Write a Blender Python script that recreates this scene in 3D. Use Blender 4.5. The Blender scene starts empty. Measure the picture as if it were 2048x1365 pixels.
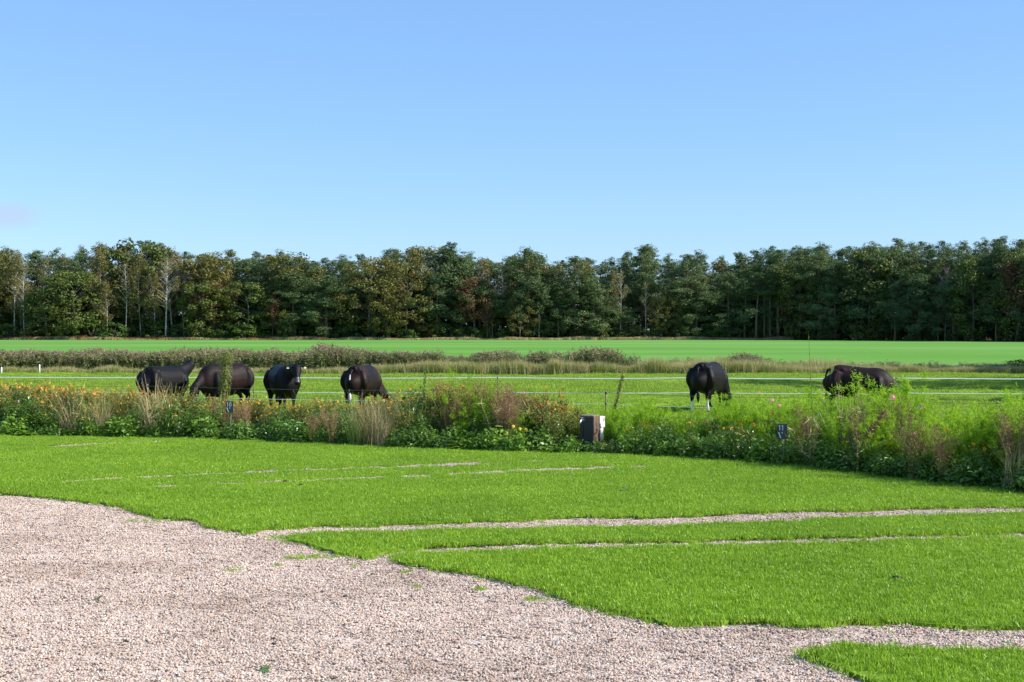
import bpy, math, random
import numpy as np
from mathutils import Vector, Matrix

SC = bpy.context.scene
C = SC.collection
R = math.radians

# ------------------------------------------------------------------ camera
F, HOR, CAMH = 2800.0, 662.0, 2.0
PITCH = math.atan((682.5 - HOR) / F)
cam_d = bpy.data.cameras.new('camera')
cam = bpy.data.objects.new('camera', cam_d)
C.objects.link(cam)
cam.location = (0, 0, CAMH)
cam.rotation_euler = (R(90) - PITCH, 0, 0)
cam_d.sensor_width = 36
cam_d.lens = 36 * F / 2048
cam_d.clip_start = 0.1
cam_d.clip_end = 6000
SC.camera = cam

# ------------------------------------------------------------------ light
SUN_AZ, SUN_EL = 100.0, 34.0            # azimuth clockwise from the view direction
W = bpy.data.worlds.new('World')
SC.world = W
W.use_nodes = True
nt = W.node_tree
nt.nodes.clear()
wo = nt.nodes.new('ShaderNodeOutputWorld')
bg = nt.nodes.new('ShaderNodeBackground')
sky = nt.nodes.new('ShaderNodeTexSky')
sky.sky_type = 'NISHITA'
sky.sun_disc = False
sky.sun_elevation = R(SUN_EL)
sky.sun_rotation = R(SUN_AZ)
sky.altitude = 0
sky.air_density = 1.0
sky.dust_density = 0.15
sky.ozone_density = 2.5
tint = nt.nodes.new('ShaderNodeMix'); tint.data_type = 'RGBA'; tint.blend_type = 'MULTIPLY'
tint.inputs[0].default_value = 1.0
tint.inputs[7].default_value = (0.78, 0.91, 1.22, 1)
nt.links.new(sky.outputs[0], tint.inputs[6])
# one faint cloud low on the left
tc = nt.nodes.new('ShaderNodeTexCoord')
mp = nt.nodes.new('ShaderNodeMapping'); mp.vector_type = 'POINT'
cdir = Vector(((5 - 1024) / F, 1, -(432 - HOR) / F)).normalized()
mp.inputs['Location'].default_value = (-cdir.x, -cdir.y, -cdir.z)
sc_ = nt.nodes.new('ShaderNodeVectorMath'); sc_.operation = 'MULTIPLY'
sc_.inputs[1].default_value = (42, 20, 118)
ln = nt.nodes.new('ShaderNodeVectorMath'); ln.operation = 'LENGTH'
nz = nt.nodes.new('ShaderNodeTexNoise'); nz.inputs['Scale'].default_value = 60; nz.inputs['Detail'].default_value = 4
ad = nt.nodes.new('ShaderNodeMath'); ad.operation = 'ADD'
mr = nt.nodes.new('ShaderNodeMapRange')
mr.inputs['From Min'].default_value = 0.9; mr.inputs['From Max'].default_value = 1.75
mr.inputs['To Min'].default_value = 0.5; mr.inputs['To Max'].default_value = 0.0
cm = nt.nodes.new('ShaderNodeMix'); cm.data_type = 'RGBA'
cm.inputs[7].default_value = (3.6, 3.9, 6.6, 1)
nt.links.new(tc.outputs['Generated'], mp.inputs[0]); nt.links.new(mp.outputs[0], sc_.inputs[0])
nt.links.new(sc_.outputs[0], ln.inputs[0]); nt.links.new(tc.outputs['Generated'], nz.inputs['Vector'])
nt.links.new(ln.outputs['Value'], ad.inputs[0]); nt.links.new(nz.outputs[0], ad.inputs[1])
nt.links.new(ad.outputs[0], mr.inputs['Value']); nt.links.new(mr.outputs[0], cm.inputs[0])
flat = nt.nodes.new('ShaderNodeMix'); flat.data_type = 'RGBA'; flat.inputs[0].default_value = 0.36
flat.inputs[7].default_value = (2.10, 4.05, 6.4, 1)
nt.links.new(tint.outputs[2], flat.inputs[6]); nt.links.new(flat.outputs[2], cm.inputs[6]); nt.links.new(cm.outputs[2], bg.inputs[0])
bg.inputs[1].default_value = 0.10
nt.links.new(bg.outputs[0], wo.inputs[0])

sd = bpy.data.lights.new('sun', 'SUN')
sd.energy = 5.0
sd.angle = R(0.5)
sd.color = (1.0, 0.95, 0.86)
sun = bpy.data.objects.new('sun', sd)
C.objects.link(sun)
S = Vector((math.sin(R(SUN_AZ)) * math.cos(R(SUN_EL)), math.cos(R(SUN_AZ)) * math.cos(R(SUN_EL)), math.sin(R(SUN_EL))))
sun.rotation_euler = S.to_track_quat('Z', 'Y').to_euler()
sun.location = (60, -10, 60)

vs = SC.view_settings
vs.view_transform = 'Standard'
vs.look = 'None'
vs.gamma = 1
vs.use_curve_mapping = False
vs.exposure = 0.70
SC.cycles.max_bounces = 6
SC.cycles.transparent_max_bounces = 4

# ------------------------------------------------------------------ helpers
def ray(px, py):
    cx = (px - 1024) / F; cz = -(py - 682.5) / F
    return Vector((cx, math.cos(PITCH) + cz * math.sin(PITCH), cz * math.cos(PITCH) - math.sin(PITCH)))
def gnd(px, py, z=0.0):                     # the ground point that a pixel of the photograph shows
    d = ray(px, py); t = (z - CAMH) / d.z
    return Vector((d.x * t, d.y * t, z))
def at(px, py, depth):                      # the point at a given distance in front
    d = ray(px, py)
    return Vector((0, 0, CAMH)) + d * (depth / d.y)
def px_of(x, y, z=0.0):
    yy = y * math.cos(PITCH) - (z - CAMH) * math.sin(PITCH)
    zz = y * math.sin(PITCH) + (z - CAMH) * math.cos(PITCH)
    return 1024 + F * x / yy, 682.5 - F * zz / yy

class MB:                                    # collects faces for one mesh
    def __init__(s): s.v = []; s.f = []; s.m = []; s.n = 0
    def add(s, v, f, m=0):
        v = np.asarray(v, float).reshape(-1, 3)
        s.v.append(v)
        for q in f: s.f.append(tuple(int(i) + s.n for i in q)); s.m.append(m)
        s.n += len(v)
    def quads(s, v, k, m=0):                 # v: N*k verts, k per face
        v = np.asarray(v, float).reshape(-1, 3)
        n = len(v) // k
        idx = (np.arange(n * k) + s.n).reshape(n, k)
        s.v.append(v); s.n += len(v)
        if k == 5:                           # a bent blade: a quad and a tip
            s.f.extend(map(tuple, idx[:, [0, 1, 2, 4]].tolist())); s.f.extend(map(tuple, idx[:, [4, 2, 3]].tolist())); s.m.extend([m] * (2 * n))
        else: s.f.extend(map(tuple, idx.tolist())); s.m.extend([m] * n)
    def box(s, c, size, m=0, rz=0.0, taper=1.0):
        cx, cy, cz = c; sx, sy, sz = [q / 2 for q in size]
        v = []
        for z, k in ((-sz, 1), (sz, taper)):
            for x, y in ((-sx, -sy), (sx, -sy), (sx, sy), (-sx, sy)):
                x, y = x * k, y * k
                v.append((cx + x * math.cos(rz) - y * math.sin(rz), cy + x * math.sin(rz) + y * math.cos(rz), cz + z))
        s.add(v, [(0, 3, 2, 1), (4, 5, 6, 7), (0, 1, 5, 4), (1, 2, 6, 5), (2, 3, 7, 6), (3, 0, 4, 7)], m)
    def tube(s, pts, rad, n=5, m=0, caps=True, asp=None):
        pts = [Vector(p) for p in pts]
        if not hasattr(rad, '__len__'): rad = [rad] * len(pts)
        v = []; N = len(pts)
        up = None
        for i, p in enumerate(pts):
            t = (pts[min(i + 1, N - 1)] - pts[max(i - 1, 0)])
            t = t.normalized() if t.length > 1e-9 else Vector((0, 0, 1))
            if up is None:
                a = Vector((0, 0, 1)) if abs(t.z) < 0.9 else Vector((0, 1, 0))
            else: a = up
            sd_ = t.cross(a)
            sd_ = sd_.normalized() if sd_.length > 1e-6 else Vector((1, 0, 0))
            upv = sd_.cross(t).normalized(); up = upv
            for k in range(n):
                an = 2 * math.pi * k / n
                r1, r2 = (rad[i], rad[i]) if asp is None else (asp[i][0], asp[i][1])
                v.append(p + sd_ * (math.cos(an) * r1) + upv * (math.sin(an) * r2))
        f = []
        for i in range(N - 1):
            for k in range(n):
                a = i * n + k; b = i * n + (k + 1) % n
                f.append((a, b, b + n, a + n))
        if caps:
            f.append(tuple(range(n - 1, -1, -1))); f.append(tuple(range((N - 1) * n, N * n)))
        s.add([tuple(q) for q in v], f, m)
    def mesh(s, name, mats, smooth=False):
        me = bpy.data.meshes.new(name)
        v = np.concatenate(s.v) if s.v else np.zeros((0, 3))
        me.from_pydata(v.tolist(), [], s.f)
        for q in mats: me.materials.append(q)
        if len(mats) > 1: me.polygons.foreach_set('material_index', s.m)
        if smooth: me.polygons.foreach_set('use_smooth', [True] * len(me.polygons))
        me.update()
        return me
    def build(s, name, mats, parent=None, smooth=False, loc=None):
        if not isinstance(mats, (list, tuple)): mats = [mats]
        return link(name, s.mesh(name, mats, smooth), parent, loc)

def link(name, me, parent=None, loc=None):
    o = bpy.data.objects.new(name, me)
    C.objects.link(o)
    if parent is not None: o.parent = parent
    if loc is not None: o.location = loc
    return o
def tag(o, label=None, cat=None, group=None, kind=None):
    if label: o['label'] = label
    if cat: o['category'] = cat
    if group: o['group'] = group
    if kind: o['kind'] = kind
    return o
def thing(name, label, cat, loc=(0, 0, 0), rz=0.0, group=None):
    o = bpy.data.objects.new(name, None); C.objects.link(o)
    o.location = loc; o.rotation_euler = (0, 0, rz); o.empty_display_size = 0.2
    return tag(o, label, cat, group)

def unit(a):
    n = np.linalg.norm(a, axis=1, keepdims=True); n[n == 0] = 1
    return a / n
def cards(rng, c, nrm, size, asp=0.5, lobes=False):   # leaf-shaped faces: centres, normals, lengths
    N = len(c)
    nrm = unit(nrm)
    a = unit(np.cross(nrm, rng.normal(size=(N, 3))))
    b = np.cross(nrm, a)
    L = np.asarray(size).reshape(-1, 1) * np.ones((N, 1)) * 0.5
    Wd = L * asp
    k = rng.uniform(-0.25, 0.25, (N, 1))
    bend = nrm * L * rng.uniform(0.0, 0.35, (N, 1))
    v = np.stack([c - a * L - bend, c + b * Wd + a * L * k, c + a * L - bend, c - b * Wd + a * L * k], 1)
    return v.reshape(-1, 3)
def blades(rng, base, h, w, lean, droop=0.3):         # tapering bent blades, 5 verts in a quad and a tip
    N = len(base)
    az = rng.uniform(0, 2 * np.pi, N)
    d = np.stack([np.cos(az), np.sin(az), np.zeros(N)], 1)
    p = np.stack([-np.sin(az + rng.normal(0, .5, N)), np.cos(az), np.zeros(N)], 1)
    h = np.asarray(h).reshape(-1, 1) * np.ones((N, 1)); w = np.asarray(w).reshape(-1, 1) * np.ones((N, 1)) * .5
    ln_ = np.asarray(lean).reshape(-1, 1) * rng.uniform(0.2, 1, (N, 1))
    up = np.array([[0, 0, 1.0]])
    m = base + up * h * 0.55 + d * h * ln_ * 0.4
    t = base + up * h * (1 - droop * ln_) + d * h * ln_ * 1.05
    return np.stack([base - p * w, base + p * w, m + p * w * .75, t, m - p * w * .75], 1).reshape(-1, 3)
def sph(rng, n, r=1.0, shell=0.6):
    v = unit(rng.normal(size=(n, 3)))
    return v * (r * (shell + (1 - shell) * rng.uniform(0, 1, (n, 1))))

def pip(pts, poly):                                   # points in polygon
    x, y = pts[:, 0], pts[:, 1]
    ins = np.zeros(len(x), bool)
    n = len(poly)
    for i in range(n):
        x1, y1 = poly[i][0], poly[i][1]; x2, y2 = poly[(i + 1) % n][0], poly[(i + 1) % n][1]
        c = ((y1 > y) != (y2 > y)) & (x < (x2 - x1) * (y - y1) / (y2 - y1 + 1e-12) + x1)
        ins ^= c
    return ins

# smooth value noise for placing things
def vnoise(x, y, sc, seed=0):
    r = np.random.default_rng(seed); T = r.uniform(0, 1, (64, 64))
    u = np.asarray(x) / sc + 200; v = np.asarray(y) / sc + 200
    i = np.floor(u).astype(int); j = np.floor(v).astype(int); a = u - i; b = v - j
    a = a * a * (3 - 2 * a); b = b * b * (3 - 2 * b)
    g = lambda p, q: T[p % 64, q % 64]
    return (g(i, j) * (1 - a) + g(i + 1, j) * a) * (1 - b) + (g(i, j + 1) * (1 - a) + g(i + 1, j + 1) * a) * b

# ------------------------------------------------------------------ materials
def newmat(name):
    m = bpy.data.materials.new(name); m.use_nodes = True
    n = m.node_tree; n.nodes.clear()
    return m, n, n.nodes.new('ShaderNodeOutputMaterial')
def ramp(n, stops):
    r = n.nodes.new('ShaderNodeValToRGB')
    e = r.color_ramp.elements
    while len(e) < len(stops): e.new(0.5)
    for q, (p, c) in zip(e, stops): q.position = p; q.color = (*c, 1)
    return r
def leaf_mat(name, cols, trans=0.3, rough=0.5, wscale=1.5, spec=0.3, wmix=0.5, fine=None):
    """cols: dark to light; picked by the thing's random number and by noise in the world and on the mesh"""
    m, n, out = newmat(name)
    oi = n.nodes.new('ShaderNodeObjectInfo'); ge = n.nodes.new('ShaderNodeNewGeometry')
    no = n.nodes.new('ShaderNodeTexNoise'); no.inputs['Scale'].default_value = wscale; no.inputs['Detail'].default_value = 3
    n.links.new(ge.outputs['Position'], no.inputs['Vector'])
    mr = n.nodes.new('ShaderNodeMapRange'); mr.inputs['From Min'].default_value = .3; mr.inputs['From Max'].default_value = .7
    n.links.new(no.outputs[0], mr.inputs['Value'])
    mx = n.nodes.new('ShaderNodeMix'); mx.inputs[0].default_value = wmix
    n.links.new(oi.outputs['Random'], mx.inputs[2]); n.links.new(mr.outputs[0], mx.inputs[3])
    isl = n.nodes.new('ShaderNodeMix'); isl.inputs[0].default_value = 0.35
    n.links.new(mx.outputs[0], isl.inputs[2]); n.links.new(ge.outputs['Random Per Island'], isl.inputs[3])
    k = len(cols)
    rp = ramp(n, [(i / (k - 1), c) for i, c in enumerate(cols)])
    n.links.new(isl.outputs[0], rp.inputs[0])
    pb = n.nodes.new('ShaderNodeBsdfPrincipled')
    pb.inputs['Roughness'].default_value = rough; pb.inputs['Specular IOR Level'].default_value = spec
    tr = n.nodes.new('ShaderNodeBsdfTranslucent'); ms = n.nodes.new('ShaderNodeMixShader'); ms.inputs[0].default_value = trans
    n.links.new(rp.outputs[0], pb.inputs['Base Color']); n.links.new(rp.outputs[0], tr.inputs['Color'])
    n.links.new(pb.outputs[0], ms.inputs[1]); n.links.new(tr.outputs[0], ms.inputs[2]); n.links.new(ms.outputs[0], out.inputs[0])
    return m
def plain(name, col, rough=0.6, metal=0.0, spec=0.4, noise=None, bump=0.0, bscale=30):
    m, n, out = newmat(name)
    pb = n.nodes.new('ShaderNodeBsdfPrincipled')
    pb.inputs['Roughness'].default_value = rough; pb.inputs['Metallic'].default_value = metal
    pb.inputs['Specular IOR Level'].default_value = spec
    if noise:
        sc, c2, st = noise
        t = n.nodes.new('ShaderNodeTexCoord'); mp = n.nodes.new('ShaderNodeMapping')
        mp.inputs['Scale'].default_value = st
        no = n.nodes.new('ShaderNodeTexNoise'); no.inputs['Scale'].default_value = sc; no.inputs['Detail'].default_value = 5
        rp = ramp(n, [(0.35, col), (0.65, c2)])
        n.links.new(t.outputs['Object'], mp.inputs[0]); n.links.new(mp.outputs[0], no.inputs['Vector'])
        n.links.new(no.outputs[0], rp.inputs[0]); n.links.new(rp.outputs[0], pb.inputs['Base Color'])
        if bump:
            b = n.nodes.new('ShaderNodeBump'); b.inputs['Strength'].default_value = bump; b.inputs['Distance'].default_value = .01
            n.links.new(no.outputs[0], b.inputs['Height']); n.links.new(b.outputs[0], pb.inputs['Normal'])
    else:
        pb.inputs['Base Color'].default_value = (*col, 1)
    n.links.new(pb.outputs[0], out.inputs[0])
    return m
def ground_mat(name, stops, scale=2.0, detail=6, rough=0.9, bump=0.5, bdist=0.02, scale2=None, stops2=None, mixf=0.5, stretch=(1, 1, 1)):
    m, n, out = newmat(name)
    pb = n.nodes.new('ShaderNodeBsdfPrincipled'); pb.inputs['Roughness'].default_value = rough
    pb.inputs['Specular IOR Level'].default_value = 0.0
    ge = n.nodes.new('ShaderNodeNewGeometry')
    mp = n.nodes.new('ShaderNodeMapping'); mp.inputs['Scale'].default_value = stretch
    n.links.new(ge.outputs['Position'], mp.inputs[0])
    no = n.nodes.new('ShaderNodeTexNoise'); no.inputs['Scale'].default_value = scale; no.inputs['Detail'].default_value = detail
    no.inputs['Roughness'].default_value = 0.7
    n.links.new(mp.outputs[0], no.inputs['Vector'])
    rp = ramp(n, stops); n.links.new(no.outputs[0], rp.inputs[0]); col = rp.outputs[0]
    if scale2:
        n2 = n.nodes.new('ShaderNodeTexNoise'); n2.inputs['Scale'].default_value = scale2; n2.inputs['Detail'].default_value = 3
        n.links.new(mp.outputs[0], n2.inputs['Vector'])
        r2 = ramp(n, stops2); n.links.new(n2.outputs[0], r2.inputs[0])
        mx = n.nodes.new('ShaderNodeMix'); mx.data_type = 'RGBA'; mx.inputs[0].default_value = mixf
        n.links.new(col, mx.inputs[6]); n.links.new(r2.outputs[0], mx.inputs[7]); col = mx.outputs[2]
    n.links.new(col, pb.inputs['Base Color'])
    b = n.nodes.new('ShaderNodeBump'); b.inputs['Strength'].default_value = bump; b.inputs['Distance'].default_value = bdist
    n.links.new(no.outputs[0], b.inputs['Height']); n.links.new(b.outputs[0], pb.inputs['Normal'])
    n.links.new(pb.outputs[0], out.inputs[0])
    return m

M = {}
M['lawn_blade'] = leaf_mat('lawn_blade', [(.145, .265, .018), (.255, .425, .025), (.40, .57, .045)], .40, .42, .55, .38, .45)
M['pasture_blade'] = leaf_mat('pasture_blade', [(.17, .27, .03), (.27, .40, .04), (.38, .48, .07)], .4, .5, .35, .25, .75)
M['soil'] = ground_mat('soil', [(.3, (.10, .17, .02)), (.6, (.17, .28, .03))], 12)
M['pasture_ground'] = ground_mat('pasture_ground', [(.35, (.13, .22, .025)), (.5, (.20, .32, .035)), (.65, (.28, .40, .05))], 3, 8, bump=1, bdist=.05,
                                 scale2=.25, stops2=[(.4, (.15, .26, .03)), (.6, (.27, .38, .05))], stretch=(.5, 1, 1))
M['field'] = ground_mat('field', [(.35, (.105, .245, .048)), (.65, (.15, .315, .074))], 1.6, 6, bump=.3, bdist=.05,
                        scale2=.035, stops2=[(.40, (.095, .235, .036)), (.62, (.18, .335, .09))], stretch=(.35, 1, 1))
M['forest_floor'] = ground_mat('forest_floor', [(.35, (.03, .03, .012)), (.65, (.09, .065, .03))], .8)
M['pine_needles'] = leaf_mat('pine_needles', [(.064, .106, .038), (.112, .166, .056), (.185, .235, .085)], .2, .55, .12, .25, .4)
M['pine_blue'] = leaf_mat('pine_blue', [(.062, .108, .050), (.105, .160, .070), (.165, .225, .098)], .2, .55, .12, .25, .4)
M['oak_leaves'] = leaf_mat('oak_leaves', [(.115, .118, .026), (.17, .160, .036), (.24, .205, .052)], .28, .5, .12, .3, .4)
M['oak_green'] = leaf_mat('oak_green', [(.072, .105, .020), (.115, .148, .028), (.175, .200, .040)], .25, .5, .12, .3, .4)
M['birch_leaves'] = leaf_mat('birch_leaves', [(.15, .142, .042), (.21, .185, .058), (.27, .225, .078)], .3, .5, .12, .3, .4)
M['rust_leaves'] = leaf_mat('rust_leaves', [(.11, .065, .032), (.17, .090, .042), (.21, .12, .05)], .2, .6, .12, .2, .4)
M['shrub_leaves'] = leaf_mat('shrub_leaves', [(.045, .095, .018), (.085, .16, .024), (.16, .24, .035)], .25, .5, .2, .3, .4)
M['twigs'] = leaf_mat('twigs', [(.13, .085, .072), (.19, .125, .10), (.24, .17, .14)], 0, .8, .3, .1)
M['pine_bark'] = plain('pine_bark', (.16, .10, .07), .85, noise=(3, (.27, .17, .11), (1, 1, .4)), bump=.4)
M['grey_bark'] = plain('grey_bark', (.10, .085, .065), .9, noise=(3, (.17, .14, .11), (1, 1, .4)), bump=.4)
M['birch_bark'] = plain('birch_bark', (.25, .22, .19), .7, noise=(2.2, (.68, .64, .58), (1, 1, 1.6)), bump=.1)
M['reed_leaf'] = leaf_mat('reed_leaf', [(.09, .12, .04), (.16, .19, .06), (.26, .27, .10)], .2, .5, .5, .25, .5)
M['reed_head'] = leaf_mat('reed_head', [(.24, .16, .11), (.34, .25, .17), (.46, .37, .25)], .25, .8, .5, .1)
M['straw'] = leaf_mat('straw', [(.34, .32, .13), (.48, .42, .20), (.60, .53, .30)], .25, .6, 1.2, .2, .5)
M['straw_green'] = leaf_mat('straw_green', [(.16, .22, .045), (.28, .33, .08), (.42, .42, .15)], .25, .6, 1.2, .2, .5)
M['bracken'] = leaf_mat('bracken', [(.16, .075, .035), (.24, .12, .055), (.30, .17, .08)], .15, .8, .3, .1)
M['herb'] = leaf_mat('herb', [(.065, .140, .018), (.110, .215, .026), (.185, .315, .04)], .30, .35, 2.0, .5, .5)
M['herb_light'] = leaf_mat('herb_light', [(.10, .20, .022), (.16, .30, .03), (.24, .38, .045)], .35, .4, 2.0, .4, .5)
M['feather'] = leaf_mat('feather', [(.20, .36, .014), (.32, .52, .025), (.44, .63, .04)], .5, .5, 1.6, .25, .6)
M['olive_leaf'] = leaf_mat('olive_leaf', [(.11, .14, .03), (.18, .21, .045), (.29, .30, .08)], .3, .5, 2.0, .3, .5)
M['dry_stem'] = leaf_mat('dry_stem', [(.28, .22, .11), (.42, .34, .18), (.55, .48, .27)], .2, .6, 2, .2)
M['dry_brown'] = leaf_mat('dry_brown', [(.22, .135, .07), (.33, .21, .11), (.44, .30, .16)], .2, .7, 2, .15)
M['petal_orange'] = leaf_mat('petal_orange', [(.62, .19, .02), (.80, .32, .03), (.88, .47, .06)], .3, .5, 3, .2)
M['petal_yellow'] = leaf_mat('petal_yellow', [(.62, .38, .04), (.76, .50, .06), (.84, .62, .10)], .3, .5, 3, .2)
M['petal_pink'] = leaf_mat('petal_pink', [(.60, .06, .32), (.72, .10, .42), (.80, .25, .52)], .3, .5, 3, .2)
M['flower_eye'] = plain('flower_eye', (.10, .03, .012), .9)
M['eye_yellow'] = plain('eye_yellow', (.7, .45, .05), .9)

# ------------------------------------------------------------------ scatter through geometry nodes (stuff only)
SRC = {}
def source(name, meshes):
    col = bpy.data.collections.new(name + '_sources')
    for i, me in enumerate(meshes):
        col.objects.link(bpy.data.objects.new(f'{name}_{i:02d}', me))
    SRC[name] = col
    return col
def scatter(name, col, pts, rot, scl, label, cat):
    me = bpy.data.meshes.new(name)
    n = len(pts)
    me.vertices.add(n)
    me.vertices.foreach_set('co', np.asarray(pts, np.float32).ravel())
    a = me.attributes.new('rot', 'FLOAT_VECTOR', 'POINT'); a.data.foreach_set('vector', np.asarray(rot, np.float32).ravel())
    a = me.attributes.new('scl', 'FLOAT_VECTOR', 'POINT'); a.data.foreach_set('vector', np.asarray(scl, np.float32).ravel())
    me.update()
    o = link(name, me); tag(o, label, cat, kind='stuff')
    g = bpy.data.node_groups.new(name + '_nodes', 'GeometryNodeTree')
    g.interface.new_socket('Geometry', in_out='INPUT', socket_type='NodeSocketGeometry')
    g.interface.new_socket('Geometry', in_out='OUTPUT', socket_type='NodeSocketGeometry')
    gi = g.nodes.new('NodeGroupInput'); go = g.nodes.new('NodeGroupOutput')
    ci = g.nodes.new('GeometryNodeCollectionInfo'); ci.inputs['Collection'].default_value = col
    ci.inputs['Separate Children'].default_value = True; ci.inputs['Reset Children'].default_value = True
    ip = g.nodes.new('GeometryNodeInstanceOnPoints'); ip.inputs['Pick Instance'].default_value = True
    ar = g.nodes.new('GeometryNodeInputNamedAttribute'); ar.data_type = 'FLOAT_VECTOR'; ar.inputs['Name'].default_value = 'rot'
    as_ = g.nodes.new('GeometryNodeInputNamedAttribute'); as_.data_type = 'FLOAT_VECTOR'; as_.inputs['Name'].default_value = 'scl'
    er = g.nodes.new('FunctionNodeEulerToRotation')
    g.links.new(ar.outputs[0], er.inputs[0]); g.links.new(er.outputs[0], ip.inputs['Rotation'])
    g.links.new(as_.outputs[0], ip.inputs['Scale'])
    g.links.new(gi.outputs[0], ip.inputs['Points']); g.links.new(ci.outputs[0], ip.inputs['Instance'])
    g.links.new(ip.outputs[0], go.inputs[0])
    md = o.modifiers.new('scatter', 'NODES'); md.node_group = g
    return o
def rz_only(rng, n, tilt=0.0):
    return np.stack([rng.normal(0, tilt, n), rng.normal(0, tilt, n), rng.uniform(0, 6.283, n)], 1)
def uni(s): return np.repeat(np.asarray(s).reshape(-1, 1), 3, 1)

# ------------------------------------------------------------------ the ground
def sheet(name, poly, z, mat, kind='structure', depth=0.0):
    mb = MB()
    n = len(poly)
    v = [(p[0], p[1], z) for p in poly]
    f = [tuple(range(n))]
    if depth:
        v += [(p[0], p[1], z - depth) for p in poly]
        for i in range(n):
            j = (i + 1) % n
            f.append((i, i + n, j + n, j))
    mb.add(v, f)
    me = mb.mesh(name, [mat])
    o = link(name, me); tag(o, kind=kind)
    return o
def grid(name, x0, x1, y0, y1, nx, ny, zf, mat):
    xs = np.linspace(x0, x1, nx); ys = np.linspace(y0, y1, ny)
    X, Y = np.meshgrid(xs, ys)
    Z = zf(X, Y)
    v = np.stack([X.ravel(), Y.ravel(), Z.ravel()], 1)
    i = np.arange(nx * ny).reshape(ny, nx)
    f = np.stack([i[:-1, :-1].ravel(), i[:-1, 1:].ravel(), i[1:, 1:].ravel(), i[1:, :-1].ravel()], 1)
    mb = MB(); mb.add(v, f.tolist())
    return tag(mb.build(name, mat, smooth=True), kind='structure')

big = 2500
sheet('ground', [(-big, -60), (big, -60), (big, 4500), (-big, 4500)], -0.25, M['forest_floor'])
# far crop field, beyond the ditch
FY0, FY1 = 71.0, 311.0
sheet('crop_field', [(-300, FY0), (300, FY0), (300, 700), (-300, 700)], -0.02, M['field'])
sheet('forest_floor', [(-400, FY1), (86, FY1), (108, 243), (190, 60), (400, 60), (400, 800), (-400, 800)], 0.0, M['forest_floor'])
def pasz(X, Y):
    z = (vnoise(X, Y, 1.4, 3) - .5) * .12 + (vnoise(X, Y, 5.0, 4) - .5) * .12
    z += np.where(Y > 69.2, -(Y - 69.2) * .35, 0)
    z = z * np.clip((Y - 24) / 5, 0, 1) - np.where(Y < 27, .03, 0)
    return z - 0.01
grid('pasture', -60, 60, 15, 70.6, 241, 140, pasz, M['pasture_ground'])
sheet('ditch_bottom', [(-300, 69), (300, 69), (300, 72), (-300, 72)], -0.2, M['forest_floor'])

# ------------------------------------------------------------------ lawns and gravel
bf_px = [(0, 874), (280, 878), (560, 887), (840, 901), (1100, 909), (1300, 916), (1500, 926), (1620, 939), (1740, 953), (1920, 975)]
BF = [(-24.0, 33.5), (-15.0, 29.3)] + [tuple(gnd(*p)[:2]) for p in bf_px] + [(6.9, 15.9), (8.6, 13.0), (11.5, 8.5)]
def densify(poly, step=0.15, amp=0.03, seed=1, closed=True):
    out = []
    n = len(poly); rg = random.Random(seed); ph = rg.uniform(0, 50)
    for i in range(n if closed else n - 1):
        a = Vector(poly[i]); b = Vector(poly[(i + 1) % n])
        L = (b - a).length; k = min(400, max(1, int(L / step)))
        nn = Vector((-(b - a).y, (b - a).x)) / max(L, 1e-6)
        for q in range(k):
            p = a + (b - a) * (q / k)
            w = (vnoise(np.array([p.x]), np.array([p.y]), .33, 7)[0] - .5) * 2 * amp * 1.5 + (vnoise(np.array([p.x]), np.array([p.y]), 1.1, 8)[0] - .5) * 2 * amp * 1.3 + rg.uniform(-amp, amp) * .6
            out.append((p.x + nn.x * w, p.y + nn.y * w))
    return out
G = lambda L: [tuple(gnd(x, y)[:2]) for x, y in L]
bf_in = [(p[0] + .10, p[1] + .35) for p in BF if p[0] < 6.3]
L1 = bf_in + [(6.6, 16.45)] + G([(2048, 1017), (1880, 1019), (1700, 1025), (1560, 1027), (1400, 1035), (1280, 1040), (1150, 1038), (1000, 1045), (860, 1049), (760, 1054), (660, 1056), (530, 1061), (500, 1070), (430, 1058), (400, 1048), (330, 1039), (280, 1030), (250, 1015), (110, 1000), (0, 990), (-300, 968), (-900, 935)])
L2 = G([(590, 1073), (640, 1065), (760, 1064), (860, 1060), (1000, 1058), (1150, 1052), (1280, 1052), (1400, 1047), (1560, 1042), (1700, 1036), (1880, 1029), (2048, 1026), (2600, 1012), (2700, 1058), (2048, 1068), (1850, 1074), (1650, 1079), (1400, 1086), (1150, 1088), (900, 1098), (800, 1104), (755, 1110), (725, 1120), (690, 1108), (650, 1094), (610, 1085)])
L3 = G([(795, 1108), (900, 1105), (1150, 1095), (1400, 1092), (1650, 1085), (1850, 1080), (2048, 1074), (2700, 1062), (3000, 1240), (2500, 1266), (2048, 1260), (1900, 1257), (1800, 1251), (1700, 1251), (1600, 1255), (1500, 1250), (1350, 1253), (1280, 1235), (1180, 1215), (1100, 1190), (1030, 1172), (960, 1155), (890, 1143), (820, 1130)])
L4 = G([(1598, 1305), (1640, 1299), (1670, 1290), (1710, 1288), (1740, 1294), (1900, 1298), (2048, 1302), (2700, 1312), (3000, 1600), (2150, 1600), (1790, 1372), (1740, 1352), (1650, 1328)])
def drop(poly, idx, k=.019):                 # blades stand up in front of a strip: set the far edge of the turf nearer by their height
    out = []
    for i, p in enumerate(poly):
        q = Vector((p[0], p[1]))
        if i in idx: q = q * (1 - k)
        out.append(tuple(q))
    return out
L2 = drop(L2, range(0, 13)); L3 = drop(L3, range(0, 8)); L4 = drop(L4, range(0, 8))
LAWNS = [L1, L2, L3, L4]
def strip(pts_w):                            # px centre line with a width in metres -> polygon
    up, dn = [], []
    for x, y, w in pts_w:
        g = gnd(x, y); up.append((g.x, g.y + w / 2)); dn.append((g.x * .990, g.y * .990 - w / 2))
    return up + dn[::-1]
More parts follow.
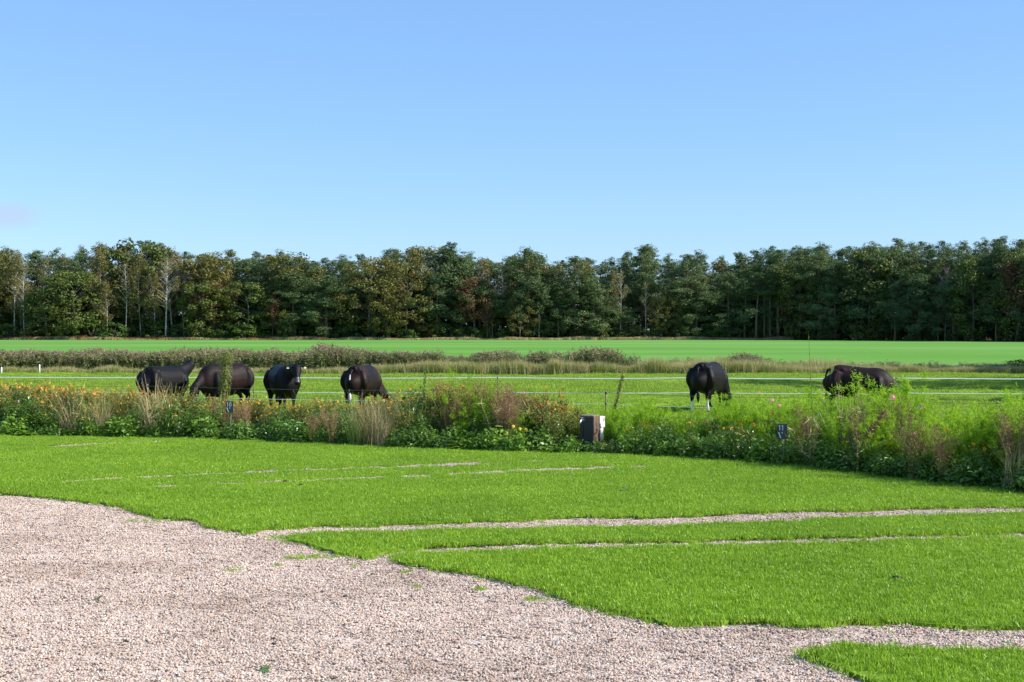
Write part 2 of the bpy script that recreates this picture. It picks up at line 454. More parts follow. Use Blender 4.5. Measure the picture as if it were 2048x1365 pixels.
STR = [strip([(120, 969, .04), (200, 963, .03), (260, 960, .11), (320, 957, .04), (420, 952, .02), (500, 949, .06), (560, 947, .12), (640, 943, .12), (700, 941, .07), (770, 939, .08), (800, 938, .20), (830, 936, .25), (900, 934, .27), (960, 931, .25), (1015, 928, .06), (1090, 925, .03)]),
       strip([(300, 979, .03), (340, 977, .06), (420, 973, .05), (500, 970, .01), (620, 965, .02), (700, 962, .07), (760, 959, .09), (840, 957, .08), (940, 951, .12), (1060, 945, .14), (1200, 940, .10), (1290, 937, .03)]),
       strip([(60, 899, .04), (120, 896, .18), (170, 893, .18), (230, 890, .05), (330, 887, .03)])]

def voronoi_gravel(name):
    m, n, out = newmat(name)
    pb = n.nodes.new('ShaderNodeBsdfPrincipled'); pb.inputs['Roughness'].default_value = .85
    pb.inputs['Specular IOR Level'].default_value = .2
    ge = n.nodes.new('ShaderNodeNewGeometry')
    vo = n.nodes.new('ShaderNodeTexVoronoi'); vo.inputs['Scale'].default_value = 62
    n.links.new(ge.outputs['Position'], vo.inputs['Vector'])
    sx = n.nodes.new('ShaderNodeSeparateColor'); n.links.new(vo.outputs['Color'], sx.inputs[0])
    rp = ramp(n, STONE); rp.color_ramp.interpolation = 'LINEAR'
    n.links.new(sx.outputs[0], rp.inputs[0]); n.links.new(rp.outputs[0], pb.inputs['Base Color'])
    b = n.nodes.new('ShaderNodeBump'); b.inputs['Strength'].default_value = .8; b.inputs['Distance'].default_value = .008
    b.invert = True
    n.links.new(vo.outputs['Distance'], b.inputs['Height']); n.links.new(b.outputs[0], pb.inputs['Normal'])
    n.links.new(pb.outputs[0], out.inputs[0])
    return m
STONE = [(0, (.09, .065, .055)), (.07, (.26, .19, .155)), (.18, (.46, .345, .28)), (.42, (.55, .425, .345)), (.55, (.61, .49, .395)), (.68, (.54, .36, .28)),
         (.80, (.66, .56, .47)), (.88, (.42, .36, .33)), (1, (.78, .71, .62))]
M['gravel_ground'] = voronoi_gravel('gravel_ground')
m, n, out = newmat('stone')
pb = n.nodes.new('ShaderNodeBsdfPrincipled'); pb.inputs['Roughness'].default_value = .75; pb.inputs['Specular IOR Level'].default_value = .3
ge = n.nodes.new('ShaderNodeNewGeometry'); oi = n.nodes.new('ShaderNodeObjectInfo')
a1 = n.nodes.new('ShaderNodeMath'); a1.operation = 'ADD'; n.links.new(ge.outputs['Random Per Island'], a1.inputs[0]); n.links.new(oi.outputs['Random'], a1.inputs[1])
a2 = n.nodes.new('ShaderNodeMath'); a2.operation = 'FRACT'; n.links.new(a1.outputs[0], a2.inputs[0])
rp = ramp(n, STONE); n.links.new(a2.outputs[0], rp.inputs[0])
no = n.nodes.new('ShaderNodeTexNoise'); no.inputs['Scale'].default_value = .7; no.inputs['Detail'].default_value = 7; no.inputs['Roughness'].default_value = .65; n.links.new(ge.outputs['Position'], no.inputs['Vector'])
r2 = ramp(n, [(.34, (.72, .68, .64)), (.5, (.93, .92, .90)), (.66, (1.06, 1.05, 1.03))]); n.links.new(no.outputs[0], r2.inputs[0])
mx = n.nodes.new('ShaderNodeMix'); mx.data_type = 'RGBA'; mx.blend_type = 'MULTIPLY'; mx.inputs[0].default_value = 1
n.links.new(rp.outputs[0], mx.inputs[6]); n.links.new(r2.outputs[0], mx.inputs[7])
n.links.new(mx.outputs[2], pb.inputs['Base Color']); n.links.new(pb.outputs[0], out.inputs[0])
M['stone'] = m

bank = [(p[0] + .5, p[1] + 1.3) for p in BF]
sheet('gravel_drive', [(-60, -20), (40, -20), (40, 5)] + bank[::-1] + [(-60, 48)], 0.0, M['gravel_ground'])
for i, L in enumerate(LAWNS):
    sheet('lawn', densify(L, .09, .06, i), .03, M['soil'], depth=.03)

rng = np.random.default_rng(5)
ico = []
def ico_mesh():
    import bmesh
    b = bmesh.new(); bmesh.ops.create_icosphere(b, subdivisions=1, radius=1.0)
    v = np.array([q.co[:] for q in b.verts]); f = [[w.index for w in q.verts] for q in b.faces]; b.free()
    return v, f
IV, IF = ico_mesh()
def stone_cluster(rng, n, rad, smin, smax):
    mb = MB()
    for k in range(n):
        s = rng.uniform(smin, smax) * .5
        v = IV * rng.uniform(.75, 1.2, (len(IV), 1)) * s * np.array([rng.uniform(.8, 1.3), rng.uniform(.7, 1.1), rng.uniform(.45, .8)])
        a = rng.uniform(0, 6.28); t = rng.normal(0, .35)
        Rm = np.array(Matrix.Rotation(a, 3, 'Z') @ Matrix.Rotation(t, 3, 'X'))
        r = rad * math.sqrt(rng.uniform()); b = rng.uniform(0, 6.28)
        mb.add(v @ Rm.T + np.array([r * math.cos(b), r * math.sin(b), s * rng.uniform(.1, .7)]), IF)
    return mb.mesh('gravel_stones', [M['stone']])
source('stones', [stone_cluster(rng, 54, .085, .007, .0195) for _ in range(16)])

def in_lawn(P, skip_strips=False):
    ins = np.zeros(len(P), bool)
    for L in LAWNS: ins |= pip(P, L)
    if not skip_strips:
        for s_ in STR: ins &= ~(pip(P, s_) & (vnoise(P[:, 0] * .5, P[:, 1] * .6, .16, 71) > .22))
    return ins
def region(rng, y0, y1, dens, pxl=-160, pxr=2210):
    x0 = (pxl - 1024) / F * y1; x1 = (pxr - 1024) / F * y1
    n = int((x1 - x0) * (y1 - y0) * dens)
    P = np.stack([rng.uniform(x0, x1, n), rng.uniform(y0, y1, n)], 1)
    xp = 1024 + P[:, 0] / P[:, 1] * F
    return P[(xp > pxl) & (xp < pxr)]
bfx = np.array([p[0] for p in BF]); bfy = np.array([p[1] for p in BF])
def front_y(x): return np.interp(x, bfx, bfy)

P = region(rng, 7.6, 26.5, 175)
P = P[(P[:, 1] < front_y(P[:, 0]))]
P1 = P[~in_lawn(P)]
keep = (P1[:, 1] < 19) | (rng.uniform(size=len(P1)) < 1)
P1 = P1[keep]
zz = np.full(len(P1), -.002); zz[in_lawn(P1, True)] = .028
n1 = len(P1)
scatter('gravel', SRC['stones'], np.c_[P1, zz], rz_only(rng, n1, .06), uni(rng.uniform(.8, 1.25, n1)), 'pale pink and cream pebbles covering the drive', 'gravel')
print('gravel', n1)

# tufts of lawn grass
def lawn_tuft(rng, n, rad, h, w):
    b = np.c_[rng.normal(0, rad * .55, n), rng.normal(0, rad * .55, n), np.zeros(n)]
    mb = MB(); mb.quads(blades(rng, b, rng.uniform(.6, 1.1, n) * h, w * rng.uniform(.7, 1.3, n), .55, .35), 5)
    return mb.mesh('grass_tuft', [M['lawn_blade']])
source('lawn_tufts', [lawn_tuft(rng, 44, .065, .040, .0054) for _ in range(10)])
P = region(rng, 7.4, 27.5, 430)
P = P[P[:, 1] < front_y(P[:, 0]) + .35]
P = P[in_lawn(P)]
vn = vnoise(P[:, 0], P[:, 1], .7, 11) * .5 + vnoise(P[:, 0], P[:, 1], .22, 12) * .5
n1 = len(P); print('lawn tufts', n1)
sc1 = (.50 + .85 * vn) * rng.uniform(.75, 1.25, n1)
scatter('lawn_grass', SRC['lawn_tufts'], np.c_[P, np.full(n1, .026)], rz_only(rng, n1, .15), np.c_[np.ones(n1) * 1.0, np.ones(n1), sc1 * .95], 'short bright green mown grass of the lawns', 'grass')
# ragged longer grass hanging over the lawn edges, and weeds in the gravel
E = []
for i, L in enumerate(LAWNS):
    E += densify(L, .040, .05, 20 + i)
for i, L in enumerate(STR):
    E += densify(L[:len(L) // 2], .06, .03, 40 + i, False)
E = np.array(E); xp = 1024 + E[:, 0] / E[:, 1] * F
E = E[(xp > -150) & (xp < 2200) & (E[:, 1] < front_y(E[:, 0])) & (E[:, 1] > 7.4)]
E = E + rng.normal(0, .022, E.shape)
E2 = E[rng.uniform(size=len(E)) < .30] + 0
E2 = E2 + rng.normal(0, .085, E2.shape)
E = E[rng.uniform(size=len(E)) < .35 + .75 * vnoise(E[:, 0], E[:, 1], .5, 31)]
wd = []
for x, y, sx, sy, k in [(640, 1116, 40, 4, 26), (575, 1118, 14, 3, 8), (600, 1118, 10, 3, 7), (735, 1118, 14, 5, 12), (555, 1132, 5, 3, 4), (720, 1075, 40, 3, 10), (560, 1078, 40, 5, 30),
                        (310, 1045, 30, 5, 14), (270, 1042, 20, 4, 10), (812, 1147, 12, 3, 6), (835, 1175, 8, 3, 5), (710, 1135, 6, 3, 3), (962, 1181, 10, 3, 4), (1080, 1200, 30, 6, 7), (1240, 1232, 40, 5, 24), (1310, 1246, 30, 4, 16),
                        (470, 1140, 20, 6, 4), (790, 1165, 6, 4, 2), (1625, 1308, 16, 6, 12), (1690, 1332, 30, 5, 16), (345, 1040, 20, 4, 8), (430, 1020, 6, 3, 2)]:
    for _ in range(k):
        g_ = gnd(x + rng.normal(0, sx * .5), y + rng.normal(0, sy * .5)); wd.append((g_.x, g_.y))
wd = np.array(wd)
xp = 1024 + E2[:, 0] / E2[:, 1] * F
E2 = E2[(xp > -150) & (xp < 2200) & (E2[:, 1] < front_y(E2[:, 0])) & (E2[:, 1] > 7.4)]; E2 = E2[~in_lawn(E2)]
wd = np.r_[wd, E2]
EE = np.r_[E, wd]; n1 = len(EE)
scl = np.c_[uni(rng.uniform(.75, 1.35, n1))]; scl[len(E):] *= rng.uniform(.35, .7, (n1 - len(E), 1))
zz = np.full(n1, .012); zz[len(E):] = 0
scatter('edge_grass', SRC['lawn_tufts'], np.c_[EE, zz], rz_only(rng, n1, .3), scl, 'ragged green grass tufts along the lawn edges and in the gravel', 'grass')

# pasture grass
def pasture_tuft(rng, n, rad, h, w, mat):
    b = np.c_[rng.normal(0, rad * .5, n), rng.normal(0, rad * .5, n), np.full(n, -.02)]
    mb = MB(); mb.quads(blades(rng, b, rng.uniform(.5, 1.15, n) * h, w, .8, .4), 5)
    return mb.mesh('pasture_tuft', [mat])
source('pasture_tufts', [pasture_tuft(rng, 110, .28, .075, .016, M['pasture_blade']) for _ in range(8)] )
P = region(rng, 19, 68.8, 13, -120, 2170)
P = P[P[:, 1] > front_y(P[:, 0]) + 1.6]
vn = vnoise(P[:, 0], P[:, 1] * .7, 1.5, 41) * .6 + vnoise(P[:, 0], P[:, 1], 4.0, 42) * .4
n1 = len(P); print('pasture', n1)
sc1 = (.15 + 2.9 * vn ** 2.2) * rng.uniform(.7, 1.3, n1)
scatter('pasture_grass', SRC['pasture_tufts'], np.c_[P, pasz(P[:, 0], P[:, 1])], rz_only(rng, n1, .1), np.c_[np.ones(n1) * 1.1, np.ones(n1) * 1.1, sc1], 'uneven grazed grass of the cow pasture', 'grass')

# ------------------------------------------------------------------ reeds along the ditch
def reed_clump(rng, n, h):
    mb = MB()
    for k in range(n):
        x, y = rng.normal(0, .18, 2); H = h * rng.uniform(.75, 1.12); a = rng.uniform(0, 6.28); l = rng.uniform(.03, .25) * H
        top = (x + math.cos(a) * l, y + math.sin(a) * l, H)
        mb.tube([(x, y, -.2), (x + math.cos(a) * l * .3, y + math.sin(a) * l * .3, H * .55), top], [.006, .005, .003], 3, 0, False)
        m_ = 10
        t = rng.uniform(.2, .98, m_); c = np.c_[x + math.cos(a) * l * t + rng.normal(0, .05, m_), y + math.sin(a) * l * t + rng.normal(0, .05, m_), H * t]
        mb.quads(cards(rng, c, rng.normal(size=(m_, 3)), rng.uniform(.22, .40, m_), .11), 4, 0)
        if rng.uniform() < .42:
            m_ = 7; c = np.array(top) + np.c_[rng.normal(.02, .03, m_), rng.normal(0, .03, m_), rng.uniform(-.12, .10, m_)]
            mb.quads(cards(rng, c, rng.normal(size=(m_, 3)) + [0, 0, -.2], rng.uniform(.07, .13, m_), .35), 4, 1)
    return mb.mesh('reed_clump', [M['reed_leaf'], M['reed_head']])
source('reeds', [reed_clump(rng, 16, 1.2) for _ in range(8)])
def tall_tuft(rng, n, h, w, lean, mat, rad=.12, droop=.3):
    b = np.c_[rng.normal(0, rad, n), rng.normal(0, rad, n), np.full(n, -.03)]
    mb = MB(); mb.quads(blades(rng, b, rng.uniform(.55, 1.1, n) * h, w, lean, droop), 5)
    return mb.mesh('tall_tuft', [mat])
source('straws', [tall_tuft(rng, 60, .5, .011, .45, M['straw']) for _ in range(4)] + [tall_tuft(rng, 60, .45, .012, .5, M['straw_green']) for _ in range(4)])
n0 = 9000
X = rng.uniform(-32, 32, n0); U = rng.uniform(0, 1, n0)
Y = 66.4 + U * 3.4
xp = 1024 + X / Y * F
dens = np.interp(xp, [-400, 800, 850, 900, 945, 965, 1000, 1020, 1060, 1085, 1110, 1160, 1185, 1215, 1240, 1465, 1480, 1500, 1515, 2600], [1, 1, .45, .15, .2, .8, .8, .15, .1, .7, .2, .25, .9, .7, .05, .05, .5, .5, .03, .03])
hh = np.interp(xp, [-400, 60, 150, 300, 560, 640, 800, 900, 1000, 1100, 1190, 1300, 1470, 1600, 2600], [.95, .97, .90, .92, .97, 1.05, .93, .75, .85, .80, 1.0, .6, .85, .5, .5])
hh = hh * .80 * (.72 + .28 * vnoise(X, Y * .3, 1.3, 51) + .30 * vnoise(X, Y * .6, .45, 53))
k = rng.uniform(size=n0) < dens * .62
X, Y, hh = X[k], Y[k], hh[k]; n1 = len(X); print('reeds', n1)
zb = np.where(Y > 69, -.1, -.02)
scatter('reeds', SRC['reeds'], np.c_[X, Y, zb], rz_only(rng, n1, .07), np.c_[np.ones(n1), np.ones(n1), hh * rng.uniform(.8, 1.1, n1)], 'reed bed with brown purple plumes along the ditch', 'reeds')
n1 = 7500
X = rng.uniform(-32, 34, n1); Y = 65.5 + rng.uniform(0, 1, n1) ** 1.6 * 3.8
xp = 1024 + X / Y * F
hh = np.interp(xp, [-400, 700, 900, 1300, 1640, 1800, 2600], [.75, .8, 1.35, 1.5, 1.3, .9, .9]) * (.45 + .6 * vnoise(X, Y * .4, 1.1, 52) + .5 * vnoise(X, Y * .6, .4, 54))
scatter('ditch_grass', SRC['straws'], np.c_[X, Y, np.full(n1, -.03)], rz_only(rng, n1, .1), np.c_[np.ones(n1), np.ones(n1), hh], 'straw coloured long grass along the foot of the ditch bank', 'grass')

# ------------------------------------------------------------------ trees
def crown_pads(rng, mb, centres, radii, flat, per, size, asp, m=0, upb=.5):
    for c, r in zip(centres, radii):
        o = sph(rng, per, 1.0, .55)
        nrm = o + rng.normal(0, .45, (per, 3)) + [0, 0, upb]
        mb.quads(cards(rng, np.array(c) + o * np.array([r, r, r * flat]), nrm, rng.uniform(.6, 1.25, per) * size, asp), 4, m)
def trunk_tube(rng, mb, H, r, m=0, wob=.25, lean=0.0, n=6, fr=1.0):
    a = rng.uniform(0, 6.28); pts = []; rr = []
    ph = rng.uniform(0, 6.28, 2)
    for i in range(8):
        t = i / 7 * fr
        pts.append((lean * H * t * math.cos(a) + wob * math.sin(ph[0] + t * 4) * t, lean * H * t * math.sin(a) + wob * math.sin(ph[1] + t * 3.3) * t, H * t - (.15 if i == 0 else 0)))
        rr.append(r * (1.15 - 1.0 * t) if i else r * 1.35)
    mb.tube(pts, rr, n, m)
    P = np.array(pts)
    return lambda z: np.array([np.interp(z, P[:, 2], P[:, 0]), np.interp(z, P[:, 2], P[:, 1]), z])
def make_pine(rng, H, base, Wd, mat, conic=False, nb=42):
    t = MB(); f = MB()
    ax = trunk_tube(rng, t, H * .96, .19 + H * .004, 0, .35, rng.uniform(0, .03))
    cs, rs = [], []; ph0 = rng.uniform(0, 6.28)
    for k in range(nb):
        u = (k + rng.uniform()) / nb
        z = H * (base + (1 - base) * u * .97)
        prof = (1 - u) ** .62 * min(1, .55 + u * 2.2) if not conic else (1 - u) ** .9
        a = rng.uniform(0, 6.28); L = 1.4 * Wd * prof * rng.uniform(.35, 1.2) * (1 + .35 * math.sin(a * 2 + u * 7 + ph0) + .2 * math.sin(u * 19 + ph0)) + .4; p0 = ax(z); rise = L * rng.uniform(.05, .4)
        p1 = p0 + np.array([math.cos(a) * L, math.sin(a) * L, rise])
        if L > 1: t.tube([p0, (p0 + p1) / 2 + [0, 0, -.05], p1], [.07, .05, .025], 3, 0, False)
        for q in range(int(2 + L * 1.1)):
            w = rng.uniform(.45, 1.0)
            cs.append(p0 + (p1 - p0) * w + rng.normal(0, .45, 3) * [1, 1, .9] + [0, 0, .15]); rs.append(rng.uniform(.45, 1.4))
    cs.append(ax(H * .99)); rs.append(.4)
    cs.append(ax(H * .95) + rng.normal(0, .3, 3)); rs.append(.7)
    cs.append(ax(H * .91) + rng.normal(0, .5, 3)); rs.append(.9)
    crown_pads(rng, f, cs, rs, .5, 60, .37, .34, upb=.7)
    return t, f
def make_oak(rng, H, Wd, base, mat, per=60, ncl=75, size=.42, upb=.4):
    t = MB(); f = MB()
    ax = trunk_tube(rng, t, H * .8, .2, 0, .3)
    cs, rs = [], []
    lobes = [(rng.uniform(0, 6.28), rng.uniform(.15, .9), rng.uniform(.3, .6)) for _ in range(9)]
    for k in range(ncl):
        u = rng.uniform() ** .85
        z = H * (base + (1 - base) * u)
        prof = math.sqrt(max(0.02, 1 - (2 * (u * .93 + .035) - 1) ** 2)) ** .8
        a = rng.uniform(0, 6.28)
        b = 1 + sum(.18 * math.exp(-((math.atan2(math.sin(a - la), math.cos(a - la)) / w) ** 2) - ((u - lu) / .15) ** 2) for la, lu, w in lobes)
        L = Wd * prof * (1 - .45 * rng.uniform() ** 2) * b * .9
        p = ax(min(z, H * .8)); c = np.array([p[0] + math.cos(a) * L, p[1] + math.sin(a) * L, z])
        cs.append(c); rs.append(rng.uniform(.8, 1.5))
        if k % 3 == 0:
            q0 = ax(min(z * .7 + .5, H * .75)); t.tube([q0, (q0 + c) / 2, c], [.09, .05, .02], 3, 0, False)
    crown_pads(rng, f, cs, rs, .75, per, size, .6, upb=upb)
    return t, f
def make_birch(rng, H, Wd, dens=1.0, base=.28):
    t = MB(); f = MB()
    ax = trunk_tube(rng, t, H * .95, .135, 0, .35, rng.uniform(0, .04))
    cs, rs = [], []
    for k in range(46):
        u = (k + rng.uniform()) / 46; z = H * (base + (1 - base) * u * .98)
        L = 1.25 * Wd * (1 - u) ** .6 * min(1, .5 + 2 * u) * rng.uniform(.5, 1.1) + .2
        a = rng.uniform(0, 6.28); p0 = ax(z * .97)
        p1 = p0 + np.array([math.cos(a) * L, math.sin(a) * L, L * rng.uniform(.5, 1.1)]); p1[2] = min(p1[2], H * 1.02)
        t.tube([p0, (p0 + p1) / 2 + [0, 0, .1], p1], [.045, .03, .012], 3, 0, False)
        for q in range(2):
            w = rng.uniform(.5, 1.05)
            if rng.uniform() < dens: cs.append(p0 + (p1 - p0) * w + [0, 0, -.2]); rs.append(rng.uniform(.55, 1.05))
    crown_pads(rng, f, cs, rs, 1.25, int(36 * (.6 + .4 * dens)), .32, .55, upb=.1)
    return t, f
def make_bare(rng, H, Wd):
    t = MB(); f = MB()
    ax = trunk_tube(rng, t, H * .9, .12, 0, .4, .03)
    for k in range(55):
        u = (k + rng.uniform()) / 55; z = H * (.3 + .66 * u)
        L = Wd * (1 - u) ** .5 * min(1, .5 + 1.5 * u) * rng.uniform(.6, 1.15) + .3
        a = rng.uniform(0, 6.28); p0 = ax(z * .95)
        p1 = p0 + np.array([math.cos(a) * L, math.sin(a) * L, L * rng.uniform(.6, 1.2)]); p1[2] = min(p1[2], H)
        t.tube([p0, (p0 + p1) / 2 + [0, 0, .15], p1], [.045, .028, .01], 3, 0, False)
        m_ = 30; w = rng.uniform(.25, 1.05, (m_, 1)); c = p0 + (p1 - p0) * w + rng.normal(0, .22, (m_, 3))
        f.quads(cards(rng, c, rng.normal(size=(m_, 3)), rng.uniform(.35, .8, m_), .07), 4, 0)
    return t, f
def make_shrub(rng, H, Wd, per=46, ncl=26):
    f = MB(); t = MB()
    cs, rs = [], []
    for k in range(ncl):
        a = rng.uniform(0, 6.28); u = rng.uniform(); L = Wd * math.sqrt(max(.05, 1 - u * u)) * rng.uniform(.3, 1)
        cs.append((math.cos(a) * L, math.sin(a) * L, H * (.08 + .85 * u))); rs.append(rng.uniform(.3, .6) * H / 3)
        if k % 3 == 0: t.tube([(0, 0, -.1), tuple(np.array(cs[-1]) * [.5, .5, .6]), cs[-1]], [.04, .03, .01], 3, 0, False)
    crown_pads(rng, f, cs, rs, .8, per, .24, .6)
    return t, f

KIND = {}
def reg(kind, variants, tm, fm, H, name, cat):
    L = []
    for t, f in variants:
        L.append((t.mesh('trunk', [M[tm]], True), f.mesh('crown', [M[fm]]) if f is not None else None))
    KIND[kind] = (L, H, name, cat)
tr = np.random.default_rng(77)
reg('pine', [make_pine(tr, 20, tr.uniform(.28, .42), tr.uniform(3.0, 4.2), None) for _ in range(7)], 'pine_bark', 'pine_needles', 20, 'pine_tree', 'pine tree')
reg('bluepine', [make_pine(tr, 20, tr.uniform(.2, .35), tr.uniform(2.8, 4.0), None) for _ in range(4)], 'pine_bark', 'pine_blue', 20, 'pine_tree', 'pine tree')
reg('lowpine', [make_pine(tr, 14, .06, 4.3, None, nb=52) for _ in range(3)], 'pine_bark', 'pine_needles', 14, 'pine_tree', 'pine tree')
reg('tallpine', [make_pine(tr, 20, .58, 3.0, None, nb=26) for _ in range(4)], 'pine_bark', 'pine_needles', 20, 'pine_tree', 'pine tree')
reg('spruce', [make_pine(tr, 19, .12, 3.4, None, conic=True, nb=56) for _ in range(2)], 'pine_bark', 'pine_blue', 19, 'spruce_tree', 'tree')
reg('oak', [make_oak(tr, 16, tr.uniform(4.2, 5.2), .10, None, ncl=95) for _ in range(4)], 'grey_bark', 'oak_leaves', 16, 'oak_tree', 'oak tree')
reg('green', [make_oak(tr, 13, tr.uniform(3.4, 4.6), .06, None, ncl=80) for _ in range(4)], 'grey_bark', 'oak_green', 13, 'broadleaf_tree', 'tree')
reg('birch', [make_birch(tr, 18, tr.uniform(2.2, 3.0)) for _ in range(5)], 'birch_bark', 'birch_leaves', 18, 'birch_tree', 'birch tree')
reg('thinbirch', [make_birch(tr, 18, tr.uniform(2.2, 2.8), .35, .38) for _ in range(3)], 'birch_bark', 'birch_leaves', 18, 'birch_tree', 'birch tree')
reg('bare', [make_bare(tr, 16, 3.0) for _ in range(3)], 'birch_bark', 'twigs', 16, 'bare_tree', 'tree')
reg('rust', [make_birch(tr, 12, 2.4, .9, .3) for _ in range(2)], 'grey_bark', 'rust_leaves', 12, 'autumn_tree', 'tree')
reg('shrub', [make_shrub(tr, 3, 2.4) for _ in range(5)], 'grey_bark', 'shrub_leaves', 3, 'shrub', 'shrub')
reg('darkshrub', [make_shrub(tr, 3, 2.2) for _ in range(3)], 'grey_bark', 'oak_green', 3, 'shrub', 'shrub')
SEEN = {}
def plant_tree(kind, x, y, H, wf=1.0, label=None, group=None):
    L, H0, name, cat = KIND[kind]
    tm_, fm_ = L[tr.integers(len(L))]
    r = thing(name, label, cat, (x, y, -.02), tr.uniform(0, 6.28), group)
    s = H / H0; wf *= tr.uniform(.85, 1.2); r.scale = (s * wf, s * wf * tr.uniform(.9, 1.1), s)
    link('trunk', tm_, r) if cat != 'shrub' else link('stem', tm_, r)
    if fm_ is not None: link('crown' if cat != 'shrub' else 'foliage', fm_, r)
    return r
PROF = [(-600, 500), (0, 490), (60, 502), (110, 500), (160, 494), (230, 482), (262, 497), (290, 474), (330, 490), (400, 508), (460, 497), (500, 502), (580, 500), (620, 515), (680, 512), (750, 504), (810, 490), (850, 500), (900, 484), (950, 510),
        (1000, 520), (1055, 495), (1095, 522), (1150, 512), (1230, 515), (1290, 487), (1330, 512), (1380, 500), (1430, 516), (1500, 500), (1560, 490), (1600, 495), (1660, 487), (1720, 495), (1770, 478), (1830, 483), (1880, 482), (1920, 485), (1990, 478), (2048, 475), (2700, 430)]
px_, py_ = zip(*PROF)
def top(px): return float(np.interp(px, px_, py_))
def Hof(ytop, d): return CAMH - (ytop - HOR) / F * d
def edge_d(px):                               # distance of the wood's edge along a column of the photograph
    if px < 1560: return 313.0
    return float(np.interp(px, [1560, 1700, 2048, 2500, 3200], [313, 300, 262, 228, 180]))
STRETCH = [(-900, 230, 'left of the white birch'), (230, 420, 'around the white birch'), (420, 700, 'behind the cows'), (700, 900, 'near the olive oaks'),
           (900, 1120, 'around the reddish tree'), (1120, 1460, 'behind white-socked cow'), (1460, 1640, 'by the visible pine trunks'), (1640, 4000, 'in the dark wing')]
def stretch(px):
    for a, b, s in STRETCH:
        if a <= px < b: return s
    return 'at the wood'
ADJ = {'pine': 'layered green pine', 'bluepine': 'blue-green pine', 'lowpine': 'low pine', 'tallpine': 'bare-stemmed pine',
       'spruce': 'pointed conifer', 'oak': 'olive-brown oak', 'green': 'dark leafy tree', 'birch': 'golden birch', 'thinbirch': 'sparse birch',
       'bare': 'leafless purple tree', 'rust': 'rust-brown tree', 'shrub': 'light green bush', 'darkshrub': 'dark green bush'}
ORD = ['leftmost', 'second from left', 'third from left', 'fourth from left', 'fifth from left', 'sixth from left', 'seventh from left', 'eighth from left', 'ninth from left', 'tenth from left',
       'eleventh from left', 'twelfth from left', 'thirteenth from left', 'fourteenth from left', 'fifteenth from left', 'sixteenth from left', 'seventeenth from left', 'eighteenth from left', 'nineteenth from left', 'twentieth from left']
ROWS = {'front': 'at the field edge', 'mid': 'just inside the wood', 'back': 'topping the wood'}
POOL = {}
def auto(kind, px, d, ytop, row, wf=1.0, label=None):
    H = Hof(ytop, d); x = (px - 1024) / F * d
    o = plant_tree(kind, x, d, H, wf, label, None)
    o['group'] = 'trees and bushes of the wood'
    if not label: POOL.setdefault((ADJ[kind], ROWS[row], stretch(px)), []).append((px, o))
    return o
def ordinal(i):
    return ORD[i].replace(' from left', '') if i < 20 else ['twenty-first', 'twenty-second', 'twenty-third', 'twenty-fourth', 'twenty-fifth', 'twenty-sixth', 'twenty-seventh', 'twenty-eighth', 'twenty-ninth', 'thirtieth',
        'thirty-first', 'thirty-second', 'thirty-third', 'thirty-fourth', 'thirty-fifth', 'thirty-sixth', 'thirty-seventh', 'thirty-eighth', 'thirty-ninth', 'fortieth'][min(i - 20, 19)]
def name_pool():
    for (a, r, s_), L in POOL.items():
        L.sort(key=lambda q: q[0])
        for i, (p, o) in enumerate(L):
            pl = a + ('es' if a.endswith(('bush', 'birch')) else 's')
            o['label'] = f'the {a} {r} {s_}' if len(L) == 1 else f'{ordinal(i)} {a} from left {r} {s_}' if i else f'leftmost {a} {r} {s_}'

